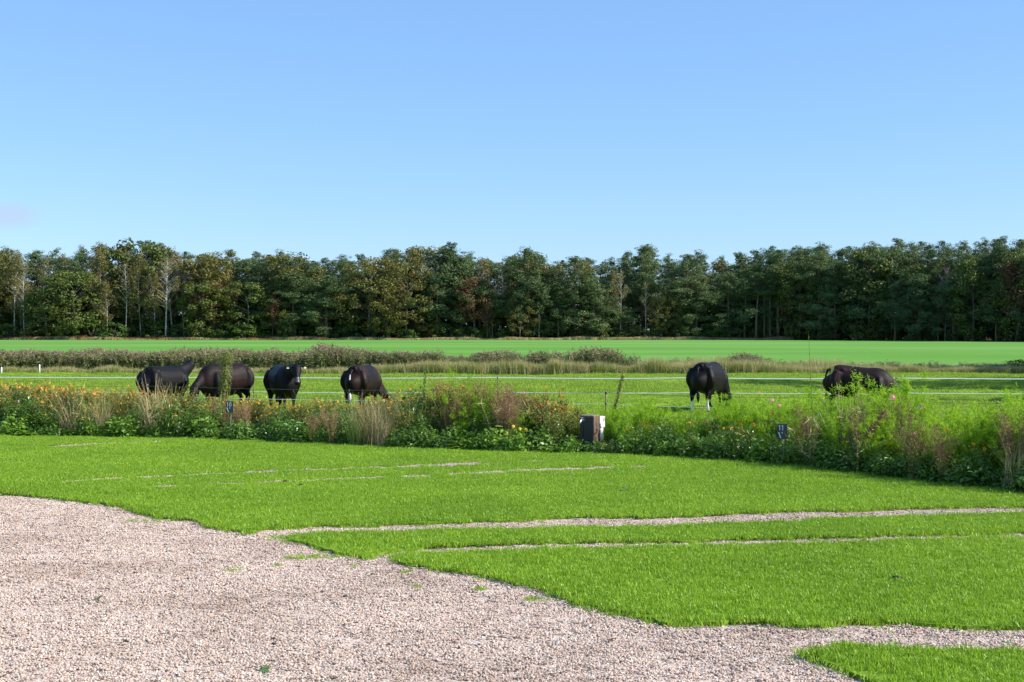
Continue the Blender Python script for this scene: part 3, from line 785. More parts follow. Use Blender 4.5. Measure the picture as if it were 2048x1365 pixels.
# the trees that can be told apart, from left to right: kind, column, crown top, distance into the wood, width
T = [('birch', -20, 520, 2, 1.1, None), ('birch', 28, 500, 3, 1.1, 'birch with forked pale trunk near the left edge of the wood'), ('thinbirch', 48, 520, 1, 1, None),
     ('lowpine', 118, 545, 4, 1.1, None), ('pine', 138, 520, 6, 1.0, 'blue-green pine crown behind the dark leafy tree at the left of the wood'), ('green', 92, 580, 0, 1.2, 'dark leafy tree in deep shade left of the round green tree'), ('green', 150, 548, 0, 1.3, 'large round dark green tree at the field edge in the left part of the wood'),
     ('birch', 200, 503, 3, 1.25, 'tall golden olive birch right of the large round green tree'), ('shrub', 185, 640, -1, 1.3, None), ('birch', 215, 560, 0, 1.0, None),
     ('thinbirch', 250, 520, 2, 1.0, 'pale thin birch left of the white-trunked birch'), ('birch', 282, 505, 4, 1.15, None), ('birch', 262, 520, 7, 1.1, None),
     ('bare', 345, 508, 5, 1.1, 'leafless birch with white upper branches behind the white-trunked birch'), ('thinbirch', 331, 512, -1, 1.0, 'birch with clean white trunk standing alone at the field edge'), ('bare', 368, 515, 5, .9, 'leafless purple-twigged tree right of the white-trunked birch'),
     ('birch', 310, 535, 3, 1.0, None), ('birch', 350, 492, 12, 1.2, None),
     ('green', 405, 565, 0, 1.15, 'dark leafy tree with brown right side behind the leftmost cow'), ('rust', 425, 562, 1, 1.5, 'brown-leaved tree behind the leftmost cow'), ('oak', 415, 525, 7, .9, None),
     ('green', 495, 566, 1, 1.25, 'yellow-green leafy tree between brown tree and layered pines'), ('rust', 545, 592, 0, .7, 'small rust tree with thin pale stem'), ('shrub', 490, 648, -2, 1.9, 'bright green low bush below the yellow-green tree'),
     ('lowpine', 590, 545, 2, 1.15, 'layered pine sweeping down right of the small rust tree'), ('lowpine', 655, 552, 1, 1.1, 'layered dark pine left of the big olive oaks'), ('pine', 560, 520, 7, 1.1, None), ('pine', 620, 525, 8, 1.1, None),
     ('green', 570, 622, -1, .8, None), ('oak', 738, 520, 2, 1.05, 'left one of the two big olive oaks'), ('oak', 812, 528, 1, 1.1, 'right one of the two big olive oaks'), ('oak', 775, 560, -1, .8, 'lower olive oak in front between the two big oaks'),
     ('pine', 690, 520, 9, 1, None), ('bluepine', 875, 545, 2, 1.0, None), ('bluepine', 905, 486, 9, 1.0, 'tall blue-green pine topping the middle of the wood'),
     ('rust', 950, 556, 1, 1.05, 'reddish bare-looking tree in the middle of the wood'), ('rust', 975, 600, 0, .8, None), ('pine', 985, 580, 2, .9, 'rounded pine right of the reddish tree'), ('birch', 975, 513, 8, 1.1, None),
     ('thinbirch', 1003, 525, 8, .9, None), ('lowpine', 1055, 497, 1, .85, 'tall layered pine with narrow tip in the middle of the wood'), ('oak', 1040, 590, -1, .75, 'low olive tree under the tall layered pine'), ('pine', 1085, 540, 3, 1, None),
     ('pine', 1150, 512, 3, 1.1, None), ('lowpine', 1185, 555, 1, .95, None), ('thinbirch', 1240, 535, 1, .9, 'leaning pale dead birch with bare branches'), ('birch', 1228, 540, 5, 1.0, None),
     ('thinbirch', 1078, 610, -1, .7, 'thin crooked pale birch trunk in shade'), ('pine', 1292, 488, 8, .75, 'slim pine standing high above its neighbours'), ('thinbirch', 1292, 560, 1, .8, None), ('oak', 1318, 590, 0, .75, None),
     ('pine', 1370, 512, 3, 1.1, None), ('lowpine', 1395, 565, 1, .9, None), ('lowpine', 1460, 548, 0, 1.0, 'layered pine right of the white-socked cow'), ('oak', 1350, 600, 1, .8, None),
     ('tallpine', 1488, 545, 0, .9, 'pine with straight pale trunk, leftmost of the visible trunks'), ('tallpine', 1512, 530, -1, .9, None), ('tallpine', 1528, 550, 0, .9, None), ('tallpine', 1540, 535, -1, .9, 'slanting pine trunk second from the right of the row'),
     ('tallpine', 1556, 500, -1, 1.3, 'thick orange pine trunk at the right end of the row'), ('rust', 1582, 578, 0, 1.0, 'rust-brown tree beside the thick orange trunk'), ('lowpine', 1535, 580, 1, .7, None), ('green', 1600, 625, 0, .7, None),
     ('birch', 1660, 520, 3, 1.0, None), ('bare', 1712, 512, 3, 1.2, 'purple-brown leafless crown at the start of the dark wing'), ('bare', 1890, 525, 2, 1.0, None), ('rust', 2035, 520, 1, 1.5, 'brown leafless crown at the right end of the wood')]
for kind, px, yt, dd, wf, lab in T:
    auto(kind, px, edge_d(px) + dd + .5, yt, 'front' if dd < 5 else 'mid', wf * (1.2 if 'birch' not in kind and kind != 'bare' else 1), lab)
# filling the wood: rows from the edge inwards
def fill(px0, px1, step, d0, yoff, kinds, row, wf=1.0):
    px = px0
    while px < px1:
        d = edge_d(px) + d0 + tr.uniform(-1.5, 2.5)
        k = kinds[tr.integers(len(kinds))]
        yt = top(px) + yoff * tr.uniform(.1, 1.9)
        auto(k, px, d, yt, row, wf * tr.uniform(.9, 1.15))
        px += step * tr.uniform(.7, 1.3)
fill(-260, 420, 46, 9, 22, ['birch', 'birch', 'oak', 'pine', 'green'], 'mid', 1.05)
fill(420, 1640, 44, 8, 34, ['pine', 'pine', 'bluepine', 'lowpine', 'lowpine', 'oak'], 'mid', 1.25)
fill(860, 1480, 66, 3, 78, ['lowpine', 'lowpine', 'oak', 'green'], 'front', 1.1)
fill(-260, 1640, 44, 15, 12, ['pine', 'bluepine', 'pine', 'birch', 'pine'], 'back', 1.25)
fill(-260, 1640, 46, 24, 2, ['pine', 'bluepine', 'pine', 'pine'], 'back', .9)
fill(-260, 1700, 50, 20, 60, ['green', 'lowpine', 'lowpine'], 'mid', 1.4)
fill(1570, 2330, 40, 1, 50, ['pine', 'pine', 'tallpine', 'green', 'lowpine'], 'front')
fill(1600, 2400, 40, 6, 28, ['pine', 'tallpine', 'pine', 'lowpine'], 'mid')
fill(1600, 2400, 40, 13, 12, ['pine', 'bluepine', 'pine'], 'back')
fill(1600, 2400, 44, 22, 0, ['pine', 'bluepine'], 'back', .9)
fill(1640, 2600, 38, 9, 48, ['lowpine', 'pine', 'lowpine', 'green'], 'mid', 1.2)
fill(1600, 2400, 50, 18, 70, ['green', 'lowpine', 'lowpine'], 'mid', 1.4)
for px in np.arange(-250, 2300, 30):
    px = px + tr.uniform(-10, 10)
    if px > 1620 and tr.uniform() < .35: continue
    bright = 430 < px < 560 or 620 < px < 1000
    auto('shrub' if bright or (px < 1600 and tr.uniform() < .4) else 'darkshrub', px, edge_d(px) + tr.uniform(-1, 3.5), tr.uniform(636, 662), 'front', 1.1)

for dd, yt_ in ((11, 628), (29, 590)):
    px = -300
    while px < 2450:
        auto('darkshrub' if dd < 20 else 'green', px, edge_d(px) + dd + tr.uniform(-1.5, 1.5), yt_ + tr.uniform(-8, 8), 'mid' if dd < 20 else 'back', 1.25 if dd < 20 else 1.9); px += tr.uniform(26, 40) if dd < 20 else tr.uniform(60, 80)
name_pool()
# rusty bracken and pale grass at the foot of the wood
source('bracken', [tall_tuft(rng, 50, .8, .07, .8, M['bracken'], .35) for _ in range(4)])
source('edgestraw', [tall_tuft(rng, 50, .7, .05, .5, M['straw'], .35) for _ in range(3)] + [tall_tuft(rng, 50, .7, .05, .5, M['dry_brown'], .35) for _ in range(1)])
n1 = 900
X = rng.uniform(-130, -42, n1); Y = 311 + rng.uniform(-.6, 2.5, n1)
w = vnoise(X, Y * .1, 4, 61)
scatter('bracken', SRC['bracken'], np.c_[X, Y, np.zeros(n1)], rz_only(rng, n1), np.c_[np.ones(n1), np.ones(n1), .4 + 1.2 * w], 'rusty bracken along the foot of the wood', 'bracken')
n1 = 2200
X = rng.uniform(-130, 62, n1); Y = 310.6 + rng.uniform(-.6, 1.8, n1)
w = vnoise(X, Y * .1, 5, 62)
scatter('field_edge_grass', SRC['edgestraw'], np.c_[X, Y, np.zeros(n1)], rz_only(rng, n1), np.c_[np.ones(n1), np.ones(n1), .35 + 1.1 * w], 'pale dry grass between field and wood', 'grass')

# pines out of the frame on the right, whose long shadows lie across the pasture
for x, y, H, k in [(38, 47.5, 18, 'oak'), (43, 50.5, 17, 'green'), (53, 46.5, 18.5, 'oak'), (41, 66.5, 13.5, 'oak'), (52, 67, 15, 'pine'), (28.5, 37.6, 11, 'pine'), (36, 56, 8, 'green')]:
    plant_tree(k, x, y, H, 1.35, {38: 'olive oak right of the pasture, nearest the cattle', 43: 'dark leafy tree behind the nearest oak beside the pasture', 53: 'olive oak farthest right beside the pasture', 41: 'short olive oak beside the ditch, right of the pasture',
                     52: 'green pine beside the ditch, right of the short oak', 28.5: 'small pine nearest the wire fence, right of the pasture', 36: 'small dark leafy tree between the oaks beside the pasture'}[x], 'trees beside the pasture')
# small bushes in the ditch
for px, yt, wf, lb in [(975, 706, 1.0, 'dark bush in the ditch left of the middle reed clump'), (1085, 712, .8, 'dark bush in the ditch right of the middle reed clump'), (1815, 730, .7, 'small bush in the ditch above the rightmost cow, left of a taller one'),
                       (1835, 725, .9, 'upright bush in the ditch just right of the rightmost cow'), (1990, 728, 1.1, 'low dark bush in the shaded ditch, leftmost of three'), (2035, 718, 1.6, 'rounded dark bush in the shaded ditch at the right edge'), (2075, 716, 1.8, 'dark bush in the shaded ditch, rightmost of three')]:
    d = 67.5; H = Hof(yt, d)
    plant_tree('darkshrub', (px - 1024) / F * d, d, H, wf * 1.1, lb, 'bushes in the ditch')

# ------------------------------------------------------------------ fences
M['tape'] = plain('white_tape', (.82, .84, .84), .5)
M['wire'] = plain('dark_wire', (.16, .15, .15), .4, .6)
M['wood_post'] = plain('wood_post', (.20, .14, .10), .85, noise=(4, (.34, .26, .19), (6, 6, .6)), bump=.5)
M['plastic_black'] = plain('black_plastic', (.02, .02, .022), .4)
M['white_paint'] = plain('white_paint', (.80, .80, .78), .35, noise=(2, (.72, .72, .70), (1, 1, 1)))
def catenary(mb, pts, r, sag=.02, seg=8, flat=None):
    P = []
    for a, b in zip(pts[:-1], pts[1:]):
        a = Vector(a); b = Vector(b)
        for q in range(seg):
            t = q / seg; P.append(a.lerp(b, t) + Vector((0, 0, -sag * 4 * t * (1 - t))))
    P.append(Vector(pts[-1]))
    mb.tube(P, r, 5, 0, True, None if flat is None else [flat] * len(P))
def fence(name, label, posts, strands, ph, pr, insul):
    f = thing(name, label, 'fence', posts[0] + (0,))
    o0 = Vector(posts[0] + (0,))
    pm = MB(); pm.tube([(0, 0, -.2), (0, 0, ph * .97), (0, 0, ph)], [pr, pr, pr * .7], 7)
    pme = pm.mesh('post', [M['wood_post']], True)
    im = MB(); im.tube([(0, 0, -.022), (0, 0, -.015), (0, 0, .015), (0, 0, .022)], [.012, .022, .022, .012], 7)
    ime = im.mesh('insulator', [M['plastic_black']], True)
    for (x, y) in posts:
        p = link('post', pme, f, (x - o0.x, y - o0.y, 0))
        for (z, r, mt, nm, fl) in strands: link('insulator', ime, p, (0, -pr - .012, z))
    for (z, r, mt, nm, fl) in strands:
        mb = MB(); catenary(mb, [(x - o0.x, y - o0.y - pr - .025, z) for x, y in posts], r, .025, 8, fl)
        mb.build(nm, M[mt], f)
    return f
# white tape fence across the pasture behind the cattle
pp = [(-32, 40.5), (-24.5, 40.0), (-16.5, 39.6), (-7.2, 39.0), (-.4, 38.8), (5.0, 38.5), (10.5, 38.3), (18.5, 38.2), (26, 38.2)]
fence('tape_fence', 'white electric tape fence crossing the pasture behind the cattle', pp,
      [(.705, .011, 'tape', 'tape', (.005, .014)), (.30, .008, 'tape', 'tape', (.004, .008))], .74, .013, True)
# wire fence right behind the flower border
pn = [(-22, 34.5), (-14, 31.2)] + [tuple((at(px, 700, d))[:2]) for px, d in ((-20, 29.6), (295, 28.9), (867, 26.8), (1212, 25.7), (1682, 23.8), (1995, 22.0))] + [(10.8, 17.5), (13.5, 13)]
fence('wire_fence', 'thin wire fence running close behind the flower border', pn,
      [(.86, .0035, 'wire', 'wire', None), (.66, .0042, 'tape', 'cord', None), (.47, .0042, 'tape', 'cord', None)], .90, .015, True)
# white posts in front of the reeds
for px, yb, h, lb in [(79, 748, .42, 'short white post standing in front of the reeds at left'), (3, 748, .3, 'white post half hidden in straw at the left edge')]:
    g_ = at(px, yb, 65.0)
    mb = MB(); mb.tube([(0, 0, -.1), (0, 0, h), (0, 0, h + .02)], [.035, .033, .015], 8)
    o = mb.build('marker_post', M['white_paint'], None, True, (g_.x, g_.y, 0)); tag(o, lb, 'post', 'white posts before the reeds')

# ------------------------------------------------------------------ service bollard with tap and socket box
bo = gnd(1181, 903)
bp = thing('service_bollard', 'square dark wooden bollard with a tap and a white box', 'bollard', tuple(bo), R(-29))
# local: -y face = shaded side towards the left front, +x face = sunlit brown side
a_ = .24
mb = MB(); mb.box((0, 0, .27), (a_, a_, .64)); post_o = mb.build('post', plain('dark_timber', (.075, .038, .026), .8, noise=(5, (.20, .125, .095), (5, 5, .7)), bump=.6), bp)
md = post_o.modifiers.new('bevel', 'BEVEL'); md.width = .008; md.segments = 2
mb = MB(); mb.box((0, 0, .595), (a_ - .03, a_ - .03, .012)); mb.build('cap', M['wood_post'], bp)
mb = MB(); mb.box((-.004, -a_ / 2 - .011, .27), (.235, .018, .60)); mb.box((-.09, -a_ / 2 - .026, .20), (.055, .014, .44)); mb.build('panel', M['plastic_black'], bp)
M['steel'] = plain('steel', (.75, .76, .78), .3, .8)
mb = MB(); mb.tube([(-.07, -a_ / 2 - .020, .525), (-.07, -a_ / 2 - .028, .525)], [.034, .030], 14)
flange = mb.build('tap_flange', plain('tap_flange', (.18, .24, .28), .4, .3), bp, True)
mb = MB()
mb.tube([(-.07, -a_ / 2 - .028, .525), (-.07, -.21, .527), (-.07, -.235, .52), (-.07, -.245, .49), (-.07, -.245, .475)], [.012, .012, .013, .012, .014], 8)
mb.tube([(-.07, -.195, .53), (-.07, -.195, .56)], .006, 6); mb.box((-.07, -.195, .563), (.055, .012, .010))
mb.build('tap', M['steel'], bp, True)
# white socket housing on the back side, its edge facing the sun
mb = MB(); mb.box((.022, a_ / 2 + .103, .477), (.19, .20, .19)); hs = mb.build('socket_box', M['white_paint'], bp); md = hs.modifiers.new('bevel', 'BEVEL'); md.width = .01; md.segments = 2
mb = MB(); mb.box((.02, a_ / 2 + .083, .27), (.18, .16, .224)); hs2 = mb.build('meter_box', M['white_paint'], bp); md = hs2.modifiers.new('bevel', 'BEVEL'); md.width = .008; md.segments = 2
mb = MB(); mb.tube([(a_ / 2 + .001, -.03, .36), (a_ / 2 + .006, -.03, .36)], [.014, .012], 10); mb.tube([(a_ / 2 + .001, -.055, .30), (a_ / 2 + .006, -.055, .30)], [.011, .010], 10)
mb.build('knot', plain('knot', (.03, .016, .01), .8), bp)

# ------------------------------------------------------------------ numbered signs on stakes
M['slate'] = plain('slate', (.035, .048, .062), .45, noise=(20, (.05, .065, .08), (1, 1, 1)))
def stroke(mb, pts, w=.012, y=-.009):
    for a, b in zip(pts[:-1], pts[1:]):
        a = Vector(a); b = Vector(b); d = (b - a); L = d.length; d /= max(L, 1e-6); p = Vector((-d.y, d.x)) * w / 2; e = d * w * .3
        q = [a - e + p, a - e - p, b + e - p, b + e + p]
        v = [(t.x, y, t.y) for t in q] + [(t.x, y + .004, t.y) for t in q]
        mb.add(v, [(0, 1, 2, 3), (0, 4, 5, 1), (1, 5, 6, 2), (2, 6, 7, 3), (3, 7, 4, 0)])
def number_sign(label, px, ytop, depth, w, h, digits, rz):
    p = at(px, ytop, depth)
    g = thing('number_sign', label, 'sign', (p.x, p.y, 0), rz, 'numbered plot signs in the border')
    zt = p.z
    mb = MB(); mb.box((0, 0, zt - h / 2), (w, .012, h)); o = mb.build('plate', M['slate'], g)
    md = o.modifiers.new('bevel', 'BEVEL'); md.width = .003
    mb = MB(); mb.tube([(w * .12, .014, -.1), (w * .12, .014, zt - h * .5)], .005, 6); mb.build('stake', M['wire'], g, True)
    for i, dg in enumerate(digits):
        x0 = -w / 2 + .018 + i * .042; z1 = zt - .022; hh = .072
        mb = MB()
        if dg == '1': stroke(mb, [(x0, z1 - .012), (x0 + .014, z1), (x0 + .014, z1 - hh)], .008)
        else:
            ring = [(x0 + .018 + .015 * math.cos(t), z1 - hh / 2 + hh / 2 * math.sin(t)) for t in np.linspace(0, 2 * math.pi, 13)]; stroke(mb, ring, .008)
        mb.build('numeral', M['white_paint'], g)
    mb = MB(); stroke(mb, [(-w / 2 + .018, zt - h * .56), (-w / 2 + .045, zt - h * .92)], .012)
    stroke(mb, [(-w / 2 + .062, zt - h * .56), (-w / 2 + .070, zt - h * .60)], .012); mb.build('emblem', M['white_paint'], g)
number_sign('dark slate sign with white 10 on a stake in the orange flowers', 459.5, 803, 24.9, .135, .205, '10', R(-6))
number_sign('dark slate sign with white 11 on a stake in the green plants', 1565, 848, 20.3, .142, .225, '11', R(-8))

# ------------------------------------------------------------------ cattle
def coat(name, c1, c2, rough=.42):
    m, n, out = newmat(name)
    pb = n.nodes.new('ShaderNodeBsdfPrincipled'); pb.inputs['Roughness'].default_value = rough; pb.inputs['Specular IOR Level'].default_value = .17
    t = n.nodes.new('ShaderNodeTexCoord'); no = n.nodes.new('ShaderNodeTexNoise'); no.inputs['Scale'].default_value = 2.6; no.inputs['Detail'].default_value = 4
    rp = ramp(n, [(.42, c1), (.68, c2)]); n.links.new(t.outputs['Object'], no.inputs['Vector']); n.links.new(no.outputs[0], rp.inputs[0])
    n.links.new(rp.outputs[0], pb.inputs['Base Color'])
    n3 = n.nodes.new('ShaderNodeTexNoise'); n3.inputs['Scale'].default_value = 55; n3.inputs['Detail'].default_value = 3; n.links.new(t.outputs['Object'], n3.inputs['Vector'])
    b = n.nodes.new('ShaderNodeBump'); b.inputs['Strength'].default_value = .5; b.inputs['Distance'].default_value = .012; n.links.new(n3.outputs[0], b.inputs['Height']); n.links.new(b.outputs[0], pb.inputs['Normal'])
    n.links.new(pb.outputs[0], out.inputs[0]); return m
BLACK = coat('black_coat', (.004, .0035, .004), (.006, .004, .004), .55)
BROWN = coat('brown_black_coat', (.006, .004, .004), (.024, .009, .008), .55)
WHITE = coat('white_hair', (.66, .62, .62), (.75, .72, .72), .7)
MUZ = plain('muzzle_skin', (.055, .045, .050), .35)
HOOF = plain('hoof', (.05, .04, .035), .6)
EYE = plain('eye', (.008, .006, .006), .1, spec=.8)
TAGM = plain('ear_tag', (.80, .72, .30), .5)
def loft(mb, rings, n=14):                   # rings: centre, lateral radius, vertical radius
    A = np.array([[*r[0], r[1], r[2]] for r in rings], float)
    if len(A) > 3:                           # smooth curve through the given sections
        E_ = np.r_[2 * A[:1] - A[1:2], A, 2 * A[-1:] - A[-2:-1]]; out_ = []
        for i in range(1, len(E_) - 2):
            for t in (0, .33, .67):
                p0, p1, p2, p3 = E_[i - 1:i + 3]
                out_.append(.5 * (2 * p1 + (p2 - p0) * t + (2 * p0 - 5 * p1 + 4 * p2 - p3) * t * t + (3 * p1 - p0 - 3 * p2 + p3) * t ** 3))
        out_.append(A[-1]); A = np.array(out_); A[:, 3:] = np.maximum(A[:, 3:], .01)
    mb.tube(A[:, :3].tolist(), 1, n, 0, True, A[:, 3:].tolist())
def cow(label, x, y, heading, scale, neck, head, head_r=1.0, mat=BLACK, legs=None, socks=False, tagged=False, tail_swing=0.0, white_tail=False, ear_up=0.0, pitch=0.0):
    """neck: list of (centre, lateral, vertical); head: poll and muzzle points, in the animal's own frame (x ahead)"""
    g = thing('cow', label, 'cow', (x, y, -.03), R(heading), 'cattle in the pasture'); g.scale = (scale,) * 3
    mb = MB()
    body = [((-.80, 0, 1.00), .07, .09), ((-.77, 0, .97), .17, .22), ((-.68, 0, .93), .25, .31), ((-.52, 0, .915), .295, .345), ((-.30, 0, .895), .31, .355), ((-.05, 0, .87), .315, .37), ((.2, 0, .86), .31, .375),
            ((.42, 0, .88), .29, .375), ((.58, 0, .91), .235, .33), ((.70, 0, .93), .17, .24), ((.76, 0, .94), .09, .13)]
    body = [((c_[0], c_[1], c_[2] - .042), a_w * 1.02, b_w * 1.13) for c_, a_w, b_w in body]
    loft(mb, body, 18)
    loft(mb, [((-.66, 0, 1.15), .08, .08), ((-.35, 0, 1.165), .07, .08), ((0, 0, 1.15), .07, .07), ((.35, 0, 1.19), .06, .07), ((.52, 0, 1.17), .06, .07)], 8)
    for sg in (1, -1):
        loft(mb, [((-.52, .15 * sg, 1.13), .05, .04), ((-.43, .19 * sg, 1.145), .07, .05), ((-.32, .16 * sg, 1.13), .05, .04)], 8)      # hip bones
        loft(mb, [((.30, .20 * sg, 1.08), .04, .06), ((.38, .215 * sg, .98), .06, .12), ((.50, .20 * sg, .84), .05, .08)], 8)            # shoulder blades
    loft(mb, neck, 12)
    P, Q = Vector(head[0]), Vector(head[1]); ax = (Q - P).normalized(); k = head_r
    prof = [(-.08, .07, .07), (-.03, .115, .125), (.07, .13, .15), (.17, .115, .14), (.27, .085, .11), (.37, .07, .088), (.44, .078, .08), (.49, .07, .068), (.515, .04, .04)]
    loft(mb, [(P + ax * (t * k), a * k, b * k) for t, a, b in prof], 12)
    legs = legs or [(0, 0, 0, 0)] * 4         # forward swing of: front near, front off, hind near, hind off
    for i, sgn in enumerate((1, -1)):
        s_ = legs[i][0]
        loft(mb, [((.44, .15 * sgn, .98), .09, .16), ((.45, .20 * sgn, .80), .11, .17), ((.42 + s_ * .2, .19 * sgn, .62), .085, .12), ((.43 + s_ * .5, .175 * sgn, .48), .062, .075), ((.44 + s_ * .7, .17 * sgn, .37), .052, .056), ((.435 + s_ * .8, .17 * sgn, .25), .038, .042),
                  ((.44 + s_, .17 * sgn, .12), .042, .046), ((.46 + s_, .17 * sgn, .05), .05, .058), ((.47 + s_, .17 * sgn, .0), .055, .065)], 9)
        s_ = legs[2 + i][0]
        loft(mb, [((-.50, .14 * sgn, 1.04), .14, .20), ((-.56, .20 * sgn, .86), .14, .22), ((-.52, .21 * sgn, .70), .12, .185), ((-.55 + s_ * .2, .20 * sgn, .56), .085, .12), ((-.66 + s_ * .5, .185 * sgn, .44), .058, .075), ((-.67 + s_ * .7, .18 * sgn, .36), .046, .055),
                  ((-.64 + s_ * .8, .175 * sgn, .22), .038, .043), ((-.62 + s_, .175 * sgn, .12), .042, .047), ((-.60 + s_, .175 * sgn, .05), .05, .058), ((-.59 + s_, .175 * sgn, .0), .055, .065)], 9)
    loft(mb, [((-.42, 0, .60), .05, .04), ((-.36, 0, .54), .10, .07), ((-.26, 0, .55), .09, .06), ((-.18, 0, .58), .04, .04)], 8)
    me0 = mb.mesh('cow_form', [mat], True)
    tmp = bpy.data.objects.new('tmp', me0); C.objects.link(tmp)
    rm = tmp.modifiers.new('r', 'REMESH'); rm.mode = 'VOXEL'; rm.voxel_size = .018; rm.use_smooth_shade = True
    sm = tmp.modifiers.new('s', 'SMOOTH'); sm.factor = .6; sm.iterations = 12
    dg = bpy.context.evaluated_depsgraph_get()
    me = bpy.data.meshes.new_from_object(tmp.evaluated_get(dg)); me.name = 'cow_body'
    bpy.data.objects.remove(tmp)
    me.materials.clear()
    for q in (mat, WHITE, MUZ, HOOF): me.materials.append(q)
    nf = len(me.polygons); cen = np.empty(nf * 3); me.polygons.foreach_get('center', cen); cen = cen.reshape(-1, 3)
    mi = np.zeros(nf, int)
    if socks: mi[(cen[:, 2] < .30 + .03 * np.sin(cen[:, 1] * 60)) & (cen[:, 0] < -.2)] = 1
    mi[cen[:, 2] < .045] = 3
    dq = np.linalg.norm(cen - np.array(Q), axis=1); mi[(dq < .10 * k) & (cen[:, 2] > .045)] = 2
    me.polygons.foreach_set('material_index', mi.tolist()); me.polygons.foreach_set('use_smooth', [True] * nf); me.update()
    link('body', me, g)
    # ears, eyes
    side = ax.cross(Vector((0, 0, 1))); side = side.normalized() if side.length > .2 else Vector((0, 1, 0))
    upv = side.cross(ax).normalized()
    for sg in (1, -1):
        b0 = P + side * (.10 * k * sg) + upv * (.05 * k) + ax * .0
        tip = b0 + side * (.20 * k * sg) + Vector((0, 0, -.02 + ear_up)) - ax * .03
        mid = b0.lerp(tip, .55) + Vector((0, 0, .015))
        e = MB(); e.tube([b0, b0.lerp(tip, .25), mid, b0.lerp(tip, .85), tip], 1, 8, 0, True, [(.025, .015), (.055, .018), (.070, .016), (.045, .012), (.012, .008)])
        eo = e.build('ear', mat, g, True)
        if tagged and (tagged != 'one' or sg == -1):
            tb = MB(); c_ = mid + Vector((0, 0, -.035)); tb.box((c_.x + ax.x * .02, c_.y + ax.y * .02, c_.z), (.055, .055, .065)); tb.build('ear_tag', TAGM, eo)
        ey = MB(); c_ = P + ax * (.13 * k) + side * (.108 * k * sg) + upv * (.045 * k)
        v = IV * .022 * k + np.array(c_); ey.add(v, IF); ey.build('eye', EYE, g, True)
    # tail
    tl = MB(); sw = tail_swing
    tp = [(-.74, 0, 1.13), (-.81, sw * .1, 1.09), (-.845, sw * .3, .95), (-.83, sw * .6, .75), (-.80, sw * .9, .55)]
    tl.tube(tp, [.035, .03, .022, .018, .016], 7)
    to = tl.build('tail', mat, g, True)
    if white_tail:
        wt = MB(); wt.tube([(-.862, sw * .2, 1.02), (-.872, sw * .4, .88), (-.862, sw * .6, .74), (-.83, sw * .9, .58)], [.008, .022, .024, .014], 7); wt.build('white_hair', WHITE, to, True)
    ts = MB(); ts.tube([tp[-1], (-.79, sw, .47), (-.785, sw, .36), (-.78, sw, .25)], [.018, .038, .042, .008], 7)
    ts.build('tail_switch', WHITE if white_tail else mat, to, True)
    g.rotation_euler[1] = R(pitch)
    return g
def pos(px, d): return ((px - 1024) / F * d, d)
def nk(*r): return [((a, b, c), w, h) for a, b, c, w, h in r]
# 1: facing away to the right, head up and turned
x, y = pos(330, 34.2)
cow('leftmost black cow, seen from behind with grey sheen on its side, head raised', x, y, 60, .94,
    nk((.35, 0, 1.02, .16, .22), (.55, -.03, 1.06, .15, .22), (.72, -.05, 1.13, .115, .18), (.86, -.03, 1.20, .10, .14), (.96, 0, 1.24, .09, .11)), ((.94, .0, 1.27), (1.22, .30, 1.13)), 1.0, BLACK, tagged='one')
# 2: walking left towards the camera, head lowered
x, y = pos(448, 34.5)
cow('brownish black cow behind the tall stalk, head lowered to the left', x, y, 232, .98,
    nk((.40, 0, .98, .17, .24), (.58, 0, .90, .15, .22), (.74, .02, .80, .12, .18), (.88, .03, .72, .10, .14), (.98, .04, .68, .09, .11)), ((.96, .04, .66), (1.14, .18, .24)), 1.0, BROWN, legs=[(.1, 0, 0, 0), (-.08, 0, 0, 0), (.08, 0, 0, 0), (-.06, 0, 0, 0)])
# 3: facing the camera
x, y = pos(566, 34.0)
cow('black cow standing front-on with yellow ear tags, looking at the camera', x, y, 291, .96,
    nk((.40, 0, 1.04, .16, .22), (.58, .02, 1.08, .14, .20), (.72, .08, 1.13, .12, .17), (.84, .13, 1.17, .10, .14)), ((.86, .15, 1.20), (1.10, .12, .88)), 1.0, BLACK, tagged=True)
# 4: rump to the camera, head down to the right
x, y = pos(726, 35.0)
cow('black cow seen from behind with white-haired tail, grazing to the right', x, y, 74, .94,
    nk((.40, 0, .98, .17, .24), (.58, -.05, .86, .15, .22), (.72, -.13, .68, .12, .18), (.84, -.22, .50, .10, .14), (.92, -.30, .38, .09, .11)), ((.90, -.30, .36), (1.12, -.52, .12)), 1.0, BROWN, white_tail=True, tail_swing=.05)
# 5: the cow with white socks
x, y = pos(1418, 35.4)
cow('black cow with white hind socks, grazing away behind the bright green plants', x, y, 62, .99,
    nk((.40, 0, .98, .17, .25), (.60, -.04, .88, .15, .23), (.76, -.10, .72, .125, .19), (.88, -.14, .52, .10, .15), (.93, -.14, .40, .09, .11)), ((.92, -.14, .38), (.98, -.22, .08)), 1.0, BLACK, socks=True, legs=[(.12, 0, 0, 0), (-.1, 0, 0, 0), (-.10, 0, 0, 0), (.06, 0, 0, 0)])
# 6: rightmost
x, y = pos(1715, 33.0)
cow('rightmost dark cow in side view, grazing behind the pink flowers', x, y, -14, .95,
    nk((.40, 0, .98, .17, .25), (.60, 0, .90, .15, .23), (.78, 0, .78, .125, .19), (.94, 0, .62, .10, .15), (1.02, 0, .50, .09, .12)), ((1.0, 0, .48), (1.20, .02, .12)), 1.05, BROWN, pitch=4.5)

